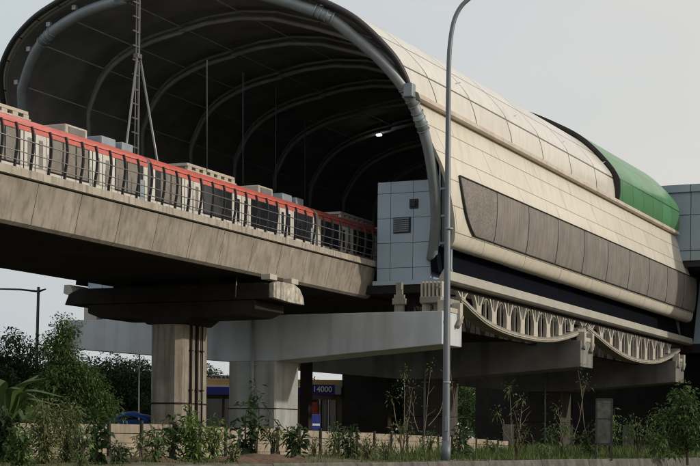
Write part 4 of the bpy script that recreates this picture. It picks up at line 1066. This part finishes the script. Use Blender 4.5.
S(214, .5, 412, 34, 'loose bright shrub beside the denser green one', lm='leafbright', n=240, size=.15, wd=.3, stems=7, bare=.15)
S(232, .2, 442, 24, 'low trailing weeds left of the tall dark sapling', lm='leaf', n=120, size=.13, wd=.25, stems=6)
S(246, .5, 402, 34, 'tall dark sapling with big leaves in front of the pale column', lm='leafdark', n=150, size=.2, wd=.5, stems=5, bare=.15)
S(256, .55, 384, 24, 'slim sapling topped by a tuft of large leaves', lm='leafdark', n=44, size=.22, wd=.35, stems=3, bare=.7)
S(274, .4, 416, 34, 'wide sapling with drooping pale leaves under the pale beam', lm='leafpale', n=120, size=.17, wd=.25, stems=6, bare=.45)
S(296, .3, 420, 34, 'dark broad leaved shrub right of the drooping pale one', lm='leafdark', n=150, size=.18, wd=.5, stems=5)
S(314, .6, 434, 22, 'low pale weeds below the blue notice', lm='leafpale', n=90, size=.12, wd=.2, stems=6)
S(335, .6, 424, 24, 'loose shrub in front of the shop sign', lm='leaf', n=150, size=.16, wd=.3, stems=5, bare=.2)
S(350, .4, 420, 24, 'small dark shrub right of the shop sign shrub', lm='leafdark', n=150, size=.16, wd=.4, stems=4, bare=.2)
S(368, .3, 432, 34, 'drooping brownish weeds before the middle fence', lm='leafpale', n=200, size=.16, wd=.14, stems=12)
S(386, .3, 438, 24, 'small drooping weeds beside the brownish ones', lm='leafpale', n=110, size=.16, wd=.14, stems=8)
S(402, .6, 415, 40, 'airy sapling with thin leaves left of the street lamp', lm='leafpale', n=150, size=.16, wd=.16, stems=6, bare=.55)
S(430, .5, 428, 26, 'thin young plant just left of the street lamp', lm='leaf', n=100, size=.15, wd=.22, stems=5, bare=.3)
S(459, .15, 424, 24, 'dark big leaved plant at the foot of the street lamp', lm='leafdark', n=70, size=.22, wd=.5, stems=4)
S(517, .4, 410, 36, 'young shrub with thin stems right of the street lamp', lm='leafpale', n=150, size=.15, wd=.16, stems=6, bare=.4)
S(562, .5, 420, 42, 'forked little tree with a flat leafy top under the second scallop', lm='leaf', n=210, size=.15, wd=.25, stems=6, bare=.75)
S(590, .5, 424, 26, 'dark shrub at the left foot of the signboard', lm='leafdark', n=300, size=.14, stems=5)
S(610, .4, 405, 30, 'bright shrub overlapping the signboard', lm='leafbright', n=260, size=.14, wd=.3, stems=5, bare=.35)
S(638, .5, 415, 40, 'small tree with drooping leafy top right of the signboard', lm='leaf', n=320, size=.14, wd=.3, stems=6, bare=.6)
S(655, .6, 418, 26, 'thin leafy sapling left of the big right shrub', lm='leafbright', n=130, size=.14, stems=4, bare=.5)
S(494, .5, 438, 26, 'low leafy weeds under the second pier', lm='leaf', n=150, size=.14, wd=.25, stems=7)
S(542, .3, 440, 24, 'low bright weeds between the thin shrub and the forked tree', lm='leafbright', n=150, size=.13, wd=.22, stems=7)
base = gp(688, 62, 1.0); base.z = gz(base.x, base.y) - .05
tree('broadleaf_shrub', base, 3.2, [(-.1, 2.35, .6, .6), (-.75, 1.6, .6, .5), (.3, 1.4, .9, .7), (-.5, .7, 1.15, .45)], 90, 30, .20, 'leaf', 'large leafy bush at the right edge before the dark undercroft', cat='bush', clump_r=.36, trunk_r=.06)
bare(404, .7, 3, [(0, 0, 3.2), (.3, 1.0, 2.6), (-.5, .8, 2.2)], 'thin bare sapling left of the street lamp', 22)
bare(421, .6, 3, [(.35, 0, 3.3), (-.4, .9, 2.2), (1.1, 1.1, 2.6)], 'forked sparse sapling leaning toward the street lamp', 20)
bare(460, .7, 3, [(-.45, 0, 3.6)], 'single bare pale stem right of the street lamp', 0)
bare(514, .4, 3, [(-.2, 0, 2.6), (.35, .5, 2.2), (-.6, .7, 1.7)], 'branching sparse sapling under the second pier', 36)
bare(568, .45, 3, [(.7, .7, 2.9), (-.4, .5, 1.9)], 'pale forked sapling with a long slanting twig', 30)
bare(596, .5, 3, [(-.8, .2, 3.6), (.1, 0, 1.8)], 'tall slanting bare stem left of the signboard', 6)
bare(641, .5, 3, [(-.3, 0, 1.7), (.3, .2, 1.8)], 'short pale twin stems right of the signboard', 10)

# grass and weeds on the verge: one mass of blades
random.seed(9)
b = MB()
def blades(n, t0, t1, o0, o1, h0, h1):
    for _ in range(n):
        t = random.uniform(t0, t1); o = random.uniform(o0, o1); p = bar(t, -o)
        if noise.noise(Vector((p.x * .5, p.y * .5, 1))) < -.22: continue
        p.z = gz(p.x, p.y) - .01; h = random.uniform(h0, h1) * (1 + .5 * noise.noise(Vector((p.x * .7, p.y * .7, 9))))
        a = random.uniform(0, 6.28); s = Vector((math.cos(a), math.sin(a), 0)) * .012 * (1 + h); l = rdir() * h * .35; l.z = 0
        v = [b.bm.verts.new(q) for q in (p - s, p + s, p + s * .5 + l * .5 + UPV * h * .6, p + l + UPV * h)]
        b.bm.faces.new(v)
blades(5000, -22, 16, .25, 6, .04, .13)
blades(24000, 15, 110, .25, 6, .10, .30)
blades(36000, 22, 120, 1, 24, .15, .5)
tag(b.build('verge_grass', M['grass'], origin=(0, 0, 0)), 'rough grass and weeds growing on the verge behind the barrier', 'grass', kind='stuff')
